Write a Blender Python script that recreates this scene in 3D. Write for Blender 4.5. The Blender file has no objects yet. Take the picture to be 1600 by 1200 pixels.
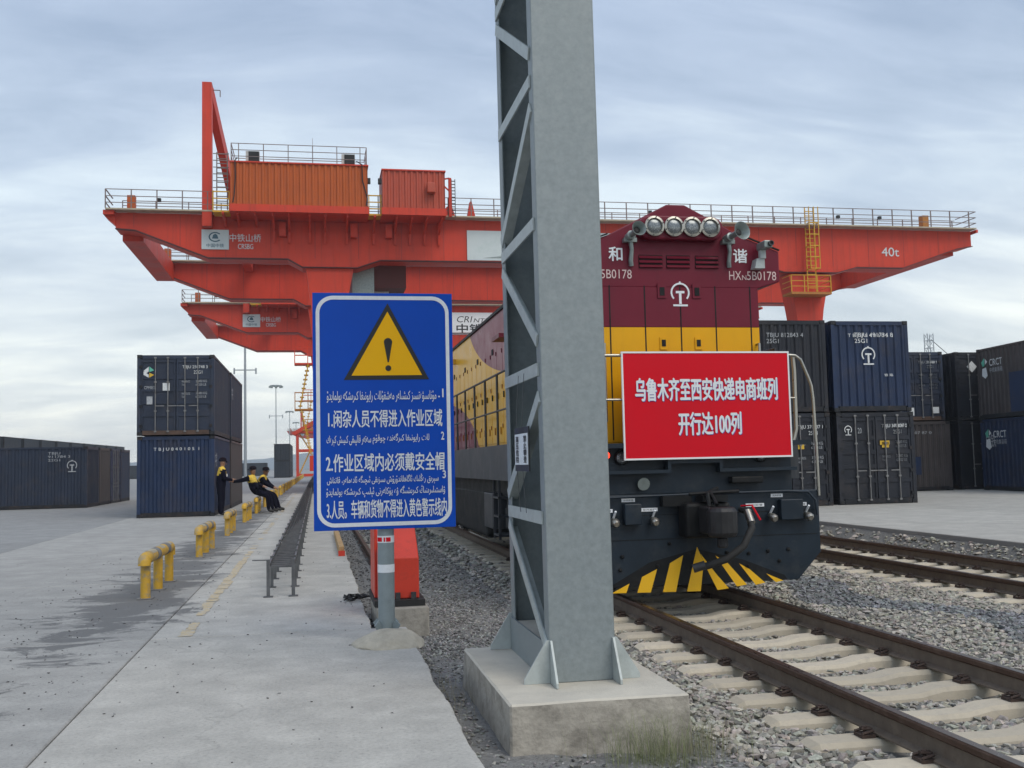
import bpy, bmesh, math, random, unicodedata
import numpy as np
from mathutils import Vector, Matrix, noise as mnoise
random.seed(7); np.random.seed(7)
S = bpy.context.scene
COL = S.collection
R = math.radians
PI = math.pi

# ------------------------------------------------------------------ camera
cd = bpy.data.cameras.new('camera'); cam = bpy.data.objects.new('camera', cd); COL.objects.link(cam)
cd.sensor_width = 36; cd.lens = 36.0; cd.clip_start = 0.05; cd.clip_end = 6000
cam.matrix_world = Matrix(((0.98217, 0.00770, -0.18785, 0), (-0.18666, -0.07956, -0.97920, 0), (-0.02249, 0.99680, -0.07670, 1.52), (0, 0, 0, 1)))
S.camera = cam
# ------------------------------------------------------------------ world: cloudy sky
SUN_EL, SUN_AZ = 50, 150      # azimuth measured clockwise from +Y
w = bpy.data.worlds.new('World'); S.world = w; w.use_nodes = True
nt = w.node_tree; N = nt.nodes; L = nt.links; N.clear()
def nd(t, tree=None, **kw):
    n = (tree or nt).nodes.new(t)
    for k, v in kw.items():
        if k.startswith('i_'): n.inputs[k[2:].replace('_', ' ')].default_value = v
        else: setattr(n, k, v)
    return n
sky = nd('ShaderNodeTexSky', sky_type='NISHITA', sun_disc=False)
sky.sun_elevation = R(SUN_EL); sky.sun_rotation = R(SUN_AZ); sky.dust_density = 2.0
tc = nd('ShaderNodeTexCoord'); sep = nd('ShaderNodeSeparateXYZ'); L.new(tc.outputs['Generated'], sep.inputs[0])
# project the view direction on a cloud ceiling so that clouds flatten towards the horizon
zc = nd('ShaderNodeMath', operation='MAXIMUM'); L.new(sep.outputs[2], zc.inputs[0]); zc.inputs[1].default_value = 0.0
za = nd('ShaderNodeMath', operation='ADD'); L.new(zc.outputs[0], za.inputs[0]); za.inputs[1].default_value = 0.30
dv = nd('ShaderNodeVectorMath', operation='DIVIDE'); L.new(tc.outputs['Generated'], dv.inputs[0])
cb = nd('ShaderNodeCombineXYZ'); [L.new(za.outputs[0], cb.inputs[i]) for i in range(3)]; L.new(cb.outputs[0], dv.inputs[1])
mp = nd('ShaderNodeMapping'); L.new(dv.outputs[0], mp.inputs[0]); mp.inputs['Scale'].default_value = (1.0, 1.9, 0.0); mp.inputs['Rotation'].default_value = (0, 0, R(-20)); mp.inputs['Location'].default_value = (3.3, 1.7, 0)
nz = nd('ShaderNodeTexNoise'); L.new(mp.outputs[0], nz.inputs['Vector']); nz.inputs['Scale'].default_value = 1.15; nz.inputs['Detail'].default_value = 7; nz.inputs['Roughness'].default_value = 0.52; nz.inputs['Distortion'].default_value = 0.35
def ramp(src, stops, tree=None):
    r = nd('ShaderNodeValToRGB', tree)
    e = r.color_ramp.elements
    while len(e) < len(stops): e.new(0.5)
    for k, (p, c) in enumerate(stops): e[k].position = p; e[k].color = (*c, 1) if len(c) == 3 else c
    (tree or nt).links.new(src, r.inputs[0]); return r
elev = ramp(zc.outputs[0], [(0.0, (0.74, 0.77, 0.75)), (0.10, (0.67, 0.72, 0.72)), (0.24, (0.46, 0.545, 0.635)), (0.42, (0.395, 0.48, 0.605)), (0.7, (0.395, 0.48, 0.605))])
mp2 = nd('ShaderNodeMapping'); L.new(dv.outputs[0], mp2.inputs[0]); mp2.inputs['Scale'].default_value = (1.3, 4.2, 0.0); mp2.inputs['Rotation'].default_value = (0, 0, R(-32)); mp2.inputs['Location'].default_value = (.6, 2.2, 0)
nz2 = nd('ShaderNodeTexNoise'); L.new(mp2.outputs[0], nz2.inputs['Vector']); nz2.inputs['Scale'].default_value = 1.6; nz2.inputs['Detail'].default_value = 10; nz2.inputs['Roughness'].default_value = 0.6; nz2.inputs['Distortion'].default_value = 0.5
nmx = nd('ShaderNodeMix', data_type='FLOAT'); nmx.inputs[0].default_value = 0.38; L.new(nz.outputs[0], nmx.inputs[2]); L.new(nz2.outputs[0], nmx.inputs[3])
cl = ramp(nmx.outputs[0], [(0.38, (0.76, 0.79, 0.84)), (0.49, (0.98, 0.98, 1.0)), (0.63, (1.38, 1.32, 1.22))])
mul = nd('ShaderNodeMix', data_type='RGBA', blend_type='MULTIPLY'); mul.inputs[0].default_value = 1
L.new(elev.outputs[0], mul.inputs[6]); L.new(cl.outputs[0], mul.inputs[7])
skm = nd('ShaderNodeMix', data_type='RGBA', blend_type='MULTIPLY'); skm.inputs[0].default_value = 1
L.new(sky.outputs[0], skm.inputs[6]); skm.inputs[7].default_value = (0.09, 0.09, 0.09, 1)
mixs = nd('ShaderNodeMix', data_type='RGBA'); mixs.inputs[0].default_value = 0.88
L.new(skm.outputs[2], mixs.inputs[6]); L.new(mul.outputs[2], mixs.inputs[7])
bg = nd('ShaderNodeBackground'); bg.inputs[1].default_value = 1.0; L.new(mixs.outputs[2], bg.inputs[0])
wo = nd('ShaderNodeOutputWorld'); L.new(bg.outputs[0], wo.inputs[0])
# ------------------------------------------------------------------ sun through thin cloud
sl = bpy.data.lights.new('sun', 'SUN'); sl.energy = 1.25; sl.angle = R(40); sl.color = (1.0, 0.93, 0.82)
so = bpy.data.objects.new('sun', sl); COL.objects.link(so)
sd = Vector((math.sin(R(SUN_AZ))*math.cos(R(SUN_EL)), math.cos(R(SUN_AZ))*math.cos(R(SUN_EL)), math.sin(R(SUN_EL))))
so.rotation_euler = sd.to_track_quat('Z', 'Y').to_euler()
S.view_settings.view_transform = 'Standard'; S.view_settings.look = 'None'; S.view_settings.exposure = 0.48; S.view_settings.gamma = 1.0

# ------------------------------------------------------------------ materials
def lin(r, g, b): return tuple(((c/255)/12.92 if c/255 <= .04045 else ((c/255+.055)/1.055)**2.4) for c in (r, g, b))
MATS = {}
def mat(name, col, rough=0.6, metal=0.0, var=0.12, scale=3.0, dirt=0.0, dcol=(0.06, 0.05, 0.04), streak=False, bump=0.0, bscale=40.0, rnd=0.0, spec=0.5, dth=(0.5, 0.7), dscale=1.5, coat=0.0):
    m = bpy.data.materials.new(name); m.use_nodes = True; t = m.node_tree; n = t.nodes; l = t.links
    b = n['Principled BSDF']; b.inputs['Roughness'].default_value = rough; b.inputs['Metallic'].default_value = metal; b.inputs['Specular IOR Level'].default_value = spec
    if coat: b.inputs['Coat Weight'].default_value = coat; b.inputs['Coat Roughness'].default_value = 0.12
    g = nd('ShaderNodeNewGeometry', t)
    nz1 = nd('ShaderNodeTexNoise', t); nz1.inputs['Scale'].default_value = scale; nz1.inputs['Detail'].default_value = 8; nz1.inputs['Roughness'].default_value = 0.65
    l.new(g.outputs['Position'], nz1.inputs['Vector'])
    r = ramp(nz1.outputs[0], [(0.3, tuple(c*(1-var) for c in col)), (0.7, tuple(min(1, c*(1+var)) for c in col))], t)
    out = r.outputs[0]
    if rnd:
        oi = nd('ShaderNodeObjectInfo', t); hs = nd('ShaderNodeHueSaturation', t)
        mr = nd('ShaderNodeMapRange', t); l.new(oi.outputs['Random'], mr.inputs[0]); mr.inputs[3].default_value = 1-rnd; mr.inputs[4].default_value = 1+rnd
        l.new(mr.outputs[0], hs.inputs['Value']); l.new(out, hs.inputs['Color']); out = hs.outputs[0]
    if dirt:
        nz2 = nd('ShaderNodeTexNoise', t); nz2.inputs['Scale'].default_value = dscale; nz2.inputs['Detail'].default_value = 9; nz2.inputs['Roughness'].default_value = 0.7
        mpp = nd('ShaderNodeMapping', t); l.new(g.outputs['Position'], mpp.inputs[0]); l.new(mpp.outputs[0], nz2.inputs['Vector'])
        if streak: mpp.inputs['Scale'].default_value = (6, 6, 0.35)
        rr = ramp(nz2.outputs[0], [(dth[0], (0, 0, 0)), (dth[1], (dirt, dirt, dirt))], t)
        mx = nd('ShaderNodeMix', t, data_type='RGBA'); l.new(rr.outputs[0], mx.inputs[0]); l.new(out, mx.inputs[6]); mx.inputs[7].default_value = (*dcol, 1); out = mx.outputs[2]
    l.new(out, b.inputs['Base Color'])
    rv = nd('ShaderNodeMapRange', t); l.new(nz1.outputs[0], rv.inputs[0]); rv.inputs[1].default_value = .3; rv.inputs[2].default_value = .7
    rv.inputs[3].default_value = max(.03, rough-.08); rv.inputs[4].default_value = min(1, rough+.08); l.new(rv.outputs[0], b.inputs['Roughness'])
    if bump:
        nz3 = nd('ShaderNodeTexNoise', t); nz3.inputs['Scale'].default_value = bscale; nz3.inputs['Detail'].default_value = 6; l.new(g.outputs['Position'], nz3.inputs['Vector'])
        bp = nd('ShaderNodeBump', t); bp.inputs['Strength'].default_value = bump; bp.inputs['Distance'].default_value = 0.02; l.new(nz3.outputs[0], bp.inputs['Height']); l.new(bp.outputs[0], b.inputs['Normal'])
    MATS[name] = m; return m
M = MATS
RED = (0.58, 0.048, 0.021)
mat('crane_red', RED, .5, spec=.3, var=.10, scale=.6, dirt=.45, dcol=(.24, .035, .022), streak=True, dscale=.5)
mat('crane_orange', (0.44, 0.095, 0.020), .6, spec=.3, var=.08, scale=1, dirt=.35, dcol=(.20, .05, .02), streak=True)
mat('crane_seam', (0.36, 0.028, 0.016), .55)
mat('crane_dark', (0.10, 0.02, 0.016), .7)
mat('stop_red', (0.62, 0.045, 0.02), .42, dirt=.5, dcol=(.25, .03, .02), dscale=6)
mat('yellow_paint', (0.62, 0.34, 0.01), .5, var=.12, scale=8, dirt=.6, dcol=(.28, .17, .05), dscale=7)
mat('bollard_yellow', (0.56, 0.33, 0.03), .6, var=.14, scale=10, dirt=.8, dcol=(.30, .26, .18), dscale=7, dth=(.50, .62))
mat('bollard_worn', (0.40, 0.35, 0.24), .75, var=.25, scale=14, dirt=.7, dcol=(.22, .21, .20), dscale=10)
mat('bollard_band', (0.17, 0.17, 0.17), .8, var=.3, scale=12, dirt=.5, dcol=(.35, .33, .28), dscale=12)
mat('rust_yellow', (0.40, 0.16, 0.03), .7, var=.2, scale=8)
mat('walk_beige', (0.42, 0.36, 0.26), .8, var=.2)
mat('white_paint', (0.78, 0.79, 0.79), .5, var=.04, scale=2)
mat('white_panel', (0.56, 0.62, 0.62), .5, var=.06, scale=.6, dirt=.5, dcol=(.36, .46, .44), dscale=.6, dth=(.55, .7))
mat('decal_white', (0.62, 0.64, 0.64), .6, var=.25, scale=30)
mat('decal_faded', (0.34, 0.36, 0.38), .7, var=.4, scale=25)
mat('decal_green', (0.10, 0.42, 0.30), .6); mat('decal_yellow', (0.6, 0.38, 0.03), .6); mat('decal_blue', (0.02, 0.05, 0.16), .6)
mat('logo_teal', (0.05, 0.12, 0.16), .6)
mat('galv', (0.235, 0.268, 0.275), .52, metal=.25, var=.13, scale=22, dirt=.28, dcol=(.33, .36, .36), dscale=9, dth=(.48, .66), bump=.04, bscale=60)
mat('galv_light', (0.42, 0.46, 0.45), .55, metal=.2, var=.15, scale=9, dirt=.3, dcol=(.25, .26, .25), dscale=6)
mat('post_grey', (0.23, 0.275, 0.29), .5, metal=.2, var=.10, scale=12)
mat('stainless', (0.42, 0.40, 0.35), .33, metal=.9, var=.04, scale=12)
mat('dark_steel', (0.055, 0.055, 0.058), .55, metal=.4, var=.3, scale=10)
mat('tray_steel', (0.13, 0.135, 0.14), .5, metal=.5, var=.3, scale=10)
mat('black', (0.012, 0.012, 0.013), .6, var=.3)
mat('rubber', (0.018, 0.018, 0.018), .75)
mat('sign_blue', (0.002, 0.066, 0.44), .45, var=.06, scale=2, spec=.2)
mat('sign_white', (0.72, 0.75, 0.78), .5, var=.06, scale=20)
mat('sign_amber', (0.86, 0.45, 0.004), .5, var=.03, spec=.2)
mat('sign_black', (0.012, 0.012, 0.012), .5)
mat('banner_red', (0.62, 0.002, 0.014), .6, var=.03, scale=2, spec=.2)
mat('loco_navy', (0.011, 0.020, 0.031), .42, spec=.3, var=.2, scale=3, dirt=.35, dcol=(.06, .06, .06), dscale=4)
mat('loco_yellow', (0.74, 0.37, 0.004), .42, var=.06, scale=2, spec=.25, dirt=.35, dcol=(.50, .25, .02), streak=True, dscale=.8)
mat('loco_black', (0.007, 0.008, 0.009), .6, spec=.25, var=.3, dirt=.3, dcol=(.06, .055, .05), dscale=5)
mat('loco_skirt', (0.028, 0.034, 0.042), .45, var=.2, scale=2, dirt=.5, dcol=(.08, .08, .085), streak=True)
mat('loco_maroon', (0.150, 0.010, 0.026), .42, var=.08, scale=2, spec=.25, dirt=.3, dcol=(.095, .016, .024), streak=True, dscale=.8)
mat('stripe_yellow', (0.82, 0.46, 0.006), .4, var=.05)
mat('lens', (0.20, 0.215, 0.22), .25, metal=.6, var=.3, scale=60)
mat('horn_grey', (0.25, 0.29, 0.28), .4, metal=.5, var=.2, scale=10)
mat('rail_side', (0.085, 0.050, 0.035), .7, spec=.25, var=.25, scale=20, dirt=.6, dcol=(.15, .105, .08), dscale=8)
mat('rail_foot', (0.17, 0.135, 0.105), .85, var=.25, scale=18, dirt=.6, dcol=(.09, .062, .048), dscale=9, spec=.2)
mat('rail_head', (0.12, 0.085, 0.06), .3, metal=.75, var=.3, scale=10)
mat('clip_rust', (0.055, 0.035, 0.028), .8, var=.4, scale=30)
mat('sleeper', (0.52, 0.46, 0.36), .9, var=.15, scale=6, rnd=.14, dirt=.65, dcol=(.29, .265, .225), dscale=6, dth=(.48, .68), bump=.12, bscale=90)
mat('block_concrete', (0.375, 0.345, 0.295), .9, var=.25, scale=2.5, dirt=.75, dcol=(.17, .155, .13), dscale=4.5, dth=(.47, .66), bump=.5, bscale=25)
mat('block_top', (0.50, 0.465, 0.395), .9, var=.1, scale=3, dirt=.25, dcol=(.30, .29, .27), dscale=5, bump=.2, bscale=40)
mat('cement', (0.42, 0.385, 0.315), .95, var=.15, scale=8, dirt=.35, dcol=(.18, .17, .15), dscale=5, bump=.6, bscale=20)
mat('wood', (0.42, 0.27, 0.12), .7, var=.3, scale=8)
mat('grit', (0.20, 0.197, 0.19), .95, var=.35, scale=25, dirt=.6, dcol=(.12, .12, .118), dscale=2.5, bump=1.0, bscale=55)
mat('ballast_bed', (0.15, 0.145, 0.135), .95, var=.45, scale=22, dirt=.5, dcol=(.11, .11, .11), dscale=14, bump=1.0, bscale=24)
mat('soil', (0.17, 0.165, 0.155), .95, var=.2, scale=.3)
mat('yard_far', (0.285, 0.283, 0.275), .85, var=.1, scale=.25, dirt=.4, dcol=(.24, .245, .245), dscale=.15)
mat('hill', (0.20, 0.24, 0.27), .95)
mat('mast', (0.30, 0.33, 0.35), .5, metal=.3)
mat('skin', (0.30, 0.16, 0.10), .55); mat('navy_cloth', (0.006, 0.006, 0.014), .9, spec=.1); mat('vest_yellow', (0.75, 0.50, 0.06), .7, var=.2, scale=20); mat('boot', (0.02, 0.018, 0.016), .7)
mat('cap', (0.012, 0.008, 0.012), .8, spec=.1); mat('id_white', (.7, .7, .7), .5)
mat('ac_white', (.55, .55, .52), .5); mat('grass', (0.19, 0.21, 0.10), .8, var=.4, scale=20); mat('dry_grass', (0.26, 0.24, 0.15), .9, var=.3, scale=20)
for nm, c, d in (('container_navy', (0.022, 0.031, 0.054), .5), ('container_blue', (0.013, 0.027, 0.068), .45), ('container_black', (0.014, 0.0165, 0.024), .45), ('container_brown', (0.055, 0.048, 0.048), .5), ('container_far', (0.030, 0.038, 0.050), .4)):
    mat(nm, c, .5, spec=.32, var=.22, scale=1.2, rnd=.22, dirt=d, dcol=(.068, .056, .050), dscale=1.4, dth=(.5, .75))
mat('container_rust', (0.075, 0.045, 0.032), .75, var=.4, scale=5)
mat('container_frame', (0.017, 0.019, 0.023), .6, spec=.25, var=.3, scale=4, dirt=.5, dcol=(.09, .055, .04), dscale=4)
mat('coupler_steel', (0.03, 0.03, 0.032), .5, metal=.5, var=.3, scale=12); mat('decal_pink', (0.66, 0.50, 0.48), .6, var=.1, scale=20); mat('handrail_dark', (0.05, 0.05, 0.055), .45, metal=.4)
def emis(name, col, s):
    m = bpy.data.materials.new(name); m.use_nodes = True; b = m.node_tree.nodes['Principled BSDF']
    b.inputs['Base Color'].default_value = (*col, 1); b.inputs['Emission Color'].default_value = (*col, 1); b.inputs['Emission Strength'].default_value = s; b.inputs['Roughness'].default_value = .2
    MATS[name] = m
emis('lamp_red', (1.0, .05, .02), 2.0)

# concrete paving: pale slabs, darker worn yard, dirt that gathers along the guard rails
def paving(name, base, dirty):
    m = mat(name, base, .88, var=.15, scale=2.6, rnd=.05, dirt=.5, dcol=tuple(c*.62 for c in base), dscale=1.6, dth=(.42, .72), bump=.30, bscale=70)
    t = m.node_tree; l = t.links; b = t.nodes['Principled BSDF']; src = b.inputs['Base Color'].links[0].from_socket
    g = nd('ShaderNodeNewGeometry', t); sp = nd('ShaderNodeSeparateXYZ', t); l.new(g.outputs['Position'], sp.inputs[0])
    # fine speckle
    vz = nd('ShaderNodeTexNoise', t); vz.inputs['Scale'].default_value = 38; vz.inputs['Detail'].default_value = 8; vz.inputs['Roughness'].default_value = .75; l.new(g.outputs['Position'], vz.inputs['Vector'])
    vr = ramp(vz.outputs[0], [(.28, (.50, .50, .50)), (.44, (.92, .92, .92)), (.72, (1.14, 1.14, 1.13))], t)
    mm = nd('ShaderNodeMix', t, data_type='RGBA', blend_type='MULTIPLY'); mm.inputs[0].default_value = 1; l.new(src, mm.inputs[6]); l.new(vr.outputs[0], mm.inputs[7])
    vo = nd('ShaderNodeTexVoronoi', t); vo.feature = 'DISTANCE_TO_EDGE'; vo.inputs['Scale'].default_value = .33
    wn = nd('ShaderNodeTexNoise', t); wn.inputs['Scale'].default_value = 1.7; wn.inputs['Detail'].default_value = 6; l.new(g.outputs['Position'], wn.inputs['Vector'])
    wa = nd('ShaderNodeVectorMath', t, operation='MULTIPLY_ADD'); l.new(wn.outputs['Color'], wa.inputs[0]); wa.inputs[1].default_value = (.9, .9, 0); l.new(g.outputs['Position'], wa.inputs[2]); l.new(wa.outputs[0], vo.inputs['Vector'])
    cr_ = ramp(vo.outputs['Distance'], [(.0, (.55, .55, .55)), (.0022, (1, 1, 1))], t)
    mc = nd('ShaderNodeMix', t, data_type='RGBA', blend_type='MULTIPLY'); mc.inputs[0].default_value = .35; l.new(mm.outputs[2], mc.inputs[6]); l.new(cr_.outputs[0], mc.inputs[7]); mm = mc
    # dirt band: distance from x=-2.35 broken up by noise
    sx = nd('ShaderNodeMath', t, operation='ADD'); l.new(sp.outputs[0], sx.inputs[0]); sx.inputs[1].default_value = 2.12
    ab = nd('ShaderNodeMath', t, operation='ABSOLUTE'); l.new(sx.outputs[0], ab.inputs[0])
    band = nd('ShaderNodeMapRange', t); l.new(ab.outputs[0], band.inputs[0]); band.inputs[1].default_value = .15; band.inputs[2].default_value = 1.6; band.inputs[3].default_value = .155; band.inputs[4].default_value = -.20
    nz = nd('ShaderNodeTexNoise', t); nz.inputs['Scale'].default_value = 1.5; nz.inputs['Detail'].default_value = 10; nz.inputs['Roughness'].default_value = .74; nz.inputs['Distortion'].default_value = .8
    yr_ = nd('ShaderNodeMapRange', t); l.new(sp.outputs[1], yr_.inputs[0]); yr_.inputs[1].default_value = 8.0; yr_.inputs[2].default_value = 11.5; yr_.inputs[3].default_value = -.16; yr_.inputs[4].default_value = 0.0
    b2 = nd('ShaderNodeMath', t, operation='ADD'); l.new(band.outputs[0], b2.inputs[0]); l.new(yr_.outputs[0], b2.inputs[1])
    mpg = nd('ShaderNodeMapping', t); mpg.inputs['Scale'].default_value = (.75, 1.15, 1); l.new(g.outputs['Position'], mpg.inputs[0]); l.new(mpg.outputs[0], nz.inputs['Vector'])
    ad = nd('ShaderNodeMath', t, operation='ADD'); l.new(b2.outputs[0], ad.inputs[0]); l.new(nz.outputs[0], ad.inputs[1])
    dr = ramp(ad.outputs[0], [(.54, (0, 0, 0)), (.60, (dirty, dirty, dirty))], t)
    dm = nd('ShaderNodeMix', t, data_type='RGBA'); l.new(dr.outputs[0], dm.inputs[0]); l.new(mm.outputs[2], dm.inputs[6]); dm.inputs[7].default_value = (.115, .115, .115, 1)
    l.new(dm.outputs[2], b.inputs['Base Color'])
paving('apron_concrete', (0.455, 0.44, 0.405), .85)
paving('yard_concrete', (0.275, 0.275, 0.27), .8)
paving('edge_concrete', (0.355, 0.348, 0.33), .85)
paving('yard_right_concrete', (0.40, 0.385, 0.35), .8)

def stone_mat():
    m = bpy.data.materials.new('stone'); m.use_nodes = True; t = m.node_tree; b = t.nodes['Principled BSDF']; b.inputs['Roughness'].default_value = .92
    a = nd('ShaderNodeAttribute', t); a.attribute_name = 'tone'; g = nd('ShaderNodeNewGeometry', t)
    n2 = nd('ShaderNodeTexNoise', t); n2.inputs['Scale'].default_value = 60; n2.inputs['Detail'].default_value = 5; t.links.new(g.outputs['Position'], n2.inputs['Vector'])
    r = ramp(n2.outputs[0], [(.3, (.75, .75, .75)), (.7, (1.2, 1.2, 1.2))], t)
    mx = nd('ShaderNodeMix', t, data_type='RGBA', blend_type='MULTIPLY'); mx.inputs[0].default_value = 1
    t.links.new(a.outputs['Color'], mx.inputs[6]); t.links.new(r.outputs[0], mx.inputs[7]); t.links.new(mx.outputs[2], b.inputs['Base Color'])
    MATS['stone'] = m
stone_mat()

# locomotive side livery: yellow with maroon swooshes, decided by place on the body (paint, not light)
def livery():
    m = mat('loco_livery', (0.80, 0.42, 0.012), .34, var=.05, scale=2, spec=.35, dirt=.25, dcol=(.50, .30, .06), streak=True, dscale=.6)
    t = m.node_tree; l = t.links; b = t.nodes['Principled BSDF']; src = b.inputs['Base Color'].links[0].from_socket
    g = nd('ShaderNodeNewGeometry', t); sp = nd('ShaderNodeSeparateXYZ', t); l.new(g.outputs['Position'], sp.inputs[0])
    def ell(cy, cz, ry, rz):
        def term(o, c, r):
            a = nd('ShaderNodeMath', t, operation='SUBTRACT'); l.new(o, a.inputs[0]); a.inputs[1].default_value = c
            d = nd('ShaderNodeMath', t, operation='DIVIDE'); l.new(a.outputs[0], d.inputs[0]); d.inputs[1].default_value = r
            p = nd('ShaderNodeMath', t, operation='POWER'); l.new(d.outputs[0], p.inputs[0]); p.inputs[1].default_value = 2; return p
        s = nd('ShaderNodeMath', t, operation='ADD'); l.new(term(sp.outputs[1], cy, ry).outputs[0], s.inputs[0]); l.new(term(sp.outputs[2], cz, rz).outputs[0], s.inputs[1])
        c = nd('ShaderNodeMath', t, operation='LESS_THAN'); l.new(s.outputs[0], c.inputs[0]); c.inputs[1].default_value = 1; return c
    e1 = ell(13.5, 4.6, 7.0, 1.75); e2 = ell(25.5, 1.6, 6.3, 1.35)
    o = nd('ShaderNodeMath', t, operation='MAXIMUM'); l.new(e1.outputs[0], o.inputs[0]); l.new(e2.outputs[0], o.inputs[1])
    mx = nd('ShaderNodeMix', t, data_type='RGBA'); l.new(o.outputs[0], mx.inputs[0]); l.new(src, mx.inputs[6]); mx.inputs[7].default_value = (0.21, 0.022, 0.050, 1)
    l.new(mx.outputs[2], b.inputs['Base Color'])
livery()

# ------------------------------------------------------------------ mesh builder
OFF = {}     # object -> world offset of its local frame
class MB:
    def __init__(s): s.v = []; s.f = []
    def add(s, vs, fs):
        o = len(s.v); s.v += [tuple(map(float, p)) for p in vs]; s.f += [tuple(i+o for i in q) for q in fs]; return s
    def box(s, x0, x1, y0, y1, z0, z1):
        return s.add([(x0,y0,z0),(x1,y0,z0),(x1,y1,z0),(x0,y1,z0),(x0,y0,z1),(x1,y0,z1),(x1,y1,z1),(x0,y1,z1)],
            [(0,3,2,1),(4,5,6,7),(0,1,5,4),(1,2,6,5),(2,3,7,6),(3,0,4,7)])
    def prism(s, poly, axis, a, b):
        # poly is 2d; axis 'y': (x,z) extruded a..b along y; 'x': (y,z); 'z': (x,y)
        def P(p, t): return {'y': (p[0], t, p[1]), 'x': (t, p[0], p[1]), 'z': (p[0], p[1], t)}[axis]
        n = len(poly); vs = [P(p, a) for p in poly]+[P(p, b) for p in poly]
        fs = [tuple(range(n)), tuple(range(2*n-1, n-1, -1))]+[(i, n+i, n+(i+1) % n, (i+1) % n) for i in range(n)]
        return s.add(vs, fs)
    def bar(s, p0, p1, w, h, up=(0, 0, 1)):
        p0 = Vector(p0); p1 = Vector(p1); d = (p1-p0).normalized(); u = Vector(up)
        if abs(d.dot(u)) > .98: u = Vector((0, 1, 0))
        x = d.cross(u).normalized(); u = x.cross(d).normalized(); q = []
        for p in (p0, p1):
            for a, b in ((-1,-1),(1,-1),(1,1),(-1,1)): q.append(p+x*(a*w/2)+u*(b*h/2))
        return s.add(q, [(0,1,2,3),(7,6,5,4),(0,4,5,1),(1,5,6,2),(2,6,7,3),(3,7,4,0)])
    def path(s, pts, r, n=8, caps=True):
        pts = [Vector(p) for p in pts]; rs = r if isinstance(r, (list, tuple)) else [r]*len(pts)
        rings = []; prev = None
        for i, p in enumerate(pts):
            d = (pts[min(i+1, len(pts)-1)]-pts[max(i-1, 0)]).normalized()
            if prev is None:
                u = Vector((0, 0, 1)) if abs(d.z) < .9 else Vector((0, 1, 0)); x = d.cross(u).normalized()
            else: x = (prev-d*prev.dot(d)).normalized()
            prev = x; y = d.cross(x)
            rings.append([p+(x*math.cos(2*PI*k/n)+y*math.sin(2*PI*k/n))*rs[i] for k in range(n)])
        vs = [q for rg in rings for q in rg]; fs = []
        for i in range(len(pts)-1):
            for k in range(n): fs.append((i*n+k, i*n+(k+1) % n, (i+1)*n+(k+1) % n, (i+1)*n+k))
        if caps: fs += [tuple(range(n-1, -1, -1)), tuple((len(pts)-1)*n+k for k in range(n))]
        return s.add(vs, fs)
    def tube(s, p0, p1, r, n=8): return s.path([p0, p1], r, n)
    def lathe(s, prof, o, axis=(0, 0, 1), n=20):
        # prof: list of (radius, distance along axis)
        a = Vector(axis).normalized(); u = Vector((0, 0, 1)) if abs(a.z) < .9 else Vector((1, 0, 0)); x = a.cross(u).normalized(); y = a.cross(x); o = Vector(o)
        vs = [o+a*d+(x*math.cos(2*PI*k/n)+y*math.sin(2*PI*k/n))*r for r, d in prof for k in range(n)]; fs = []
        for i in range(len(prof)-1):
            for k in range(n): fs.append((i*n+k, i*n+(k+1) % n, (i+1)*n+(k+1) % n, (i+1)*n+k))
        fs += [tuple(range(n-1, -1, -1)), tuple((len(prof)-1)*n+k for k in range(n))]
        return s.add(vs, fs)
    def poly(s, pts): return s.add(pts, [tuple(range(len(pts)))])
    def mesh(s, name, smooth=None):
        me = bpy.data.meshes.new(name); me.from_pydata(s.v, [], s.f); me.update()
        bm = bmesh.new(); bm.from_mesh(me); bmesh.ops.recalc_face_normals(bm, faces=bm.faces); bm.to_mesh(me); bm.free()
        if smooth:
            me.shade_smooth(); me.set_sharp_from_angle(angle=R(smooth))
        return me
    def build(s, name, m, parent=None, bevel=0, smooth=None, label=None):
        off = OFF.get(parent, Vector((0, 0, 0)))
        if off.length > 0: s.v = [(a-off.x, b-off.y, c-off.z) for a, b, c in s.v]
        me = s.mesh(name, smooth); me.materials.append(MATS[m]); o = bpy.data.objects.new(name, me); COL.objects.link(o)
        o.parent = parent; OFF[o] = off
        if bevel:
            b = o.modifiers.new('bevel', 'BEVEL'); b.width = bevel; b.segments = 2; b.limit_method = 'ANGLE'; b.angle_limit = R(40)
        if label: o['label'] = label
        return o
def thing(name, label, cat, loc=(0, 0, 0), group=None):
    o = bpy.data.objects.new(name, None); COL.objects.link(o); o.location = loc; o.empty_display_size = .2; OFF[o] = Vector(loc)
    o['label'] = label; o['category'] = cat
    if group: o['group'] = group
    return o
def tag(o, label=None, cat=None, group=None, kind=None):
    for k, v in (('label', label), ('category', cat), ('group', group), ('kind', kind)):
        if v: o[k] = v
    return o
KIDS = {}
def kids(o):
    return [c for c in COL.objects if c.parent == o]
def copy_tree(o, parent=None, index=None):
    if index is None:
        index = {}
        for c in COL.objects:
            if c.parent: index.setdefault(c.parent, []).append(c)
    c = o.copy(); COL.objects.link(c); c.parent = parent; OFF[c] = OFF.get(o, Vector((0, 0, 0)))
    for k in index.get(o, []): copy_tree(k, c, index)
    return c
def place(o, loc, rz=0):
    o.location = loc; o.rotation_euler = (0, 0, rz); return o

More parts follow.
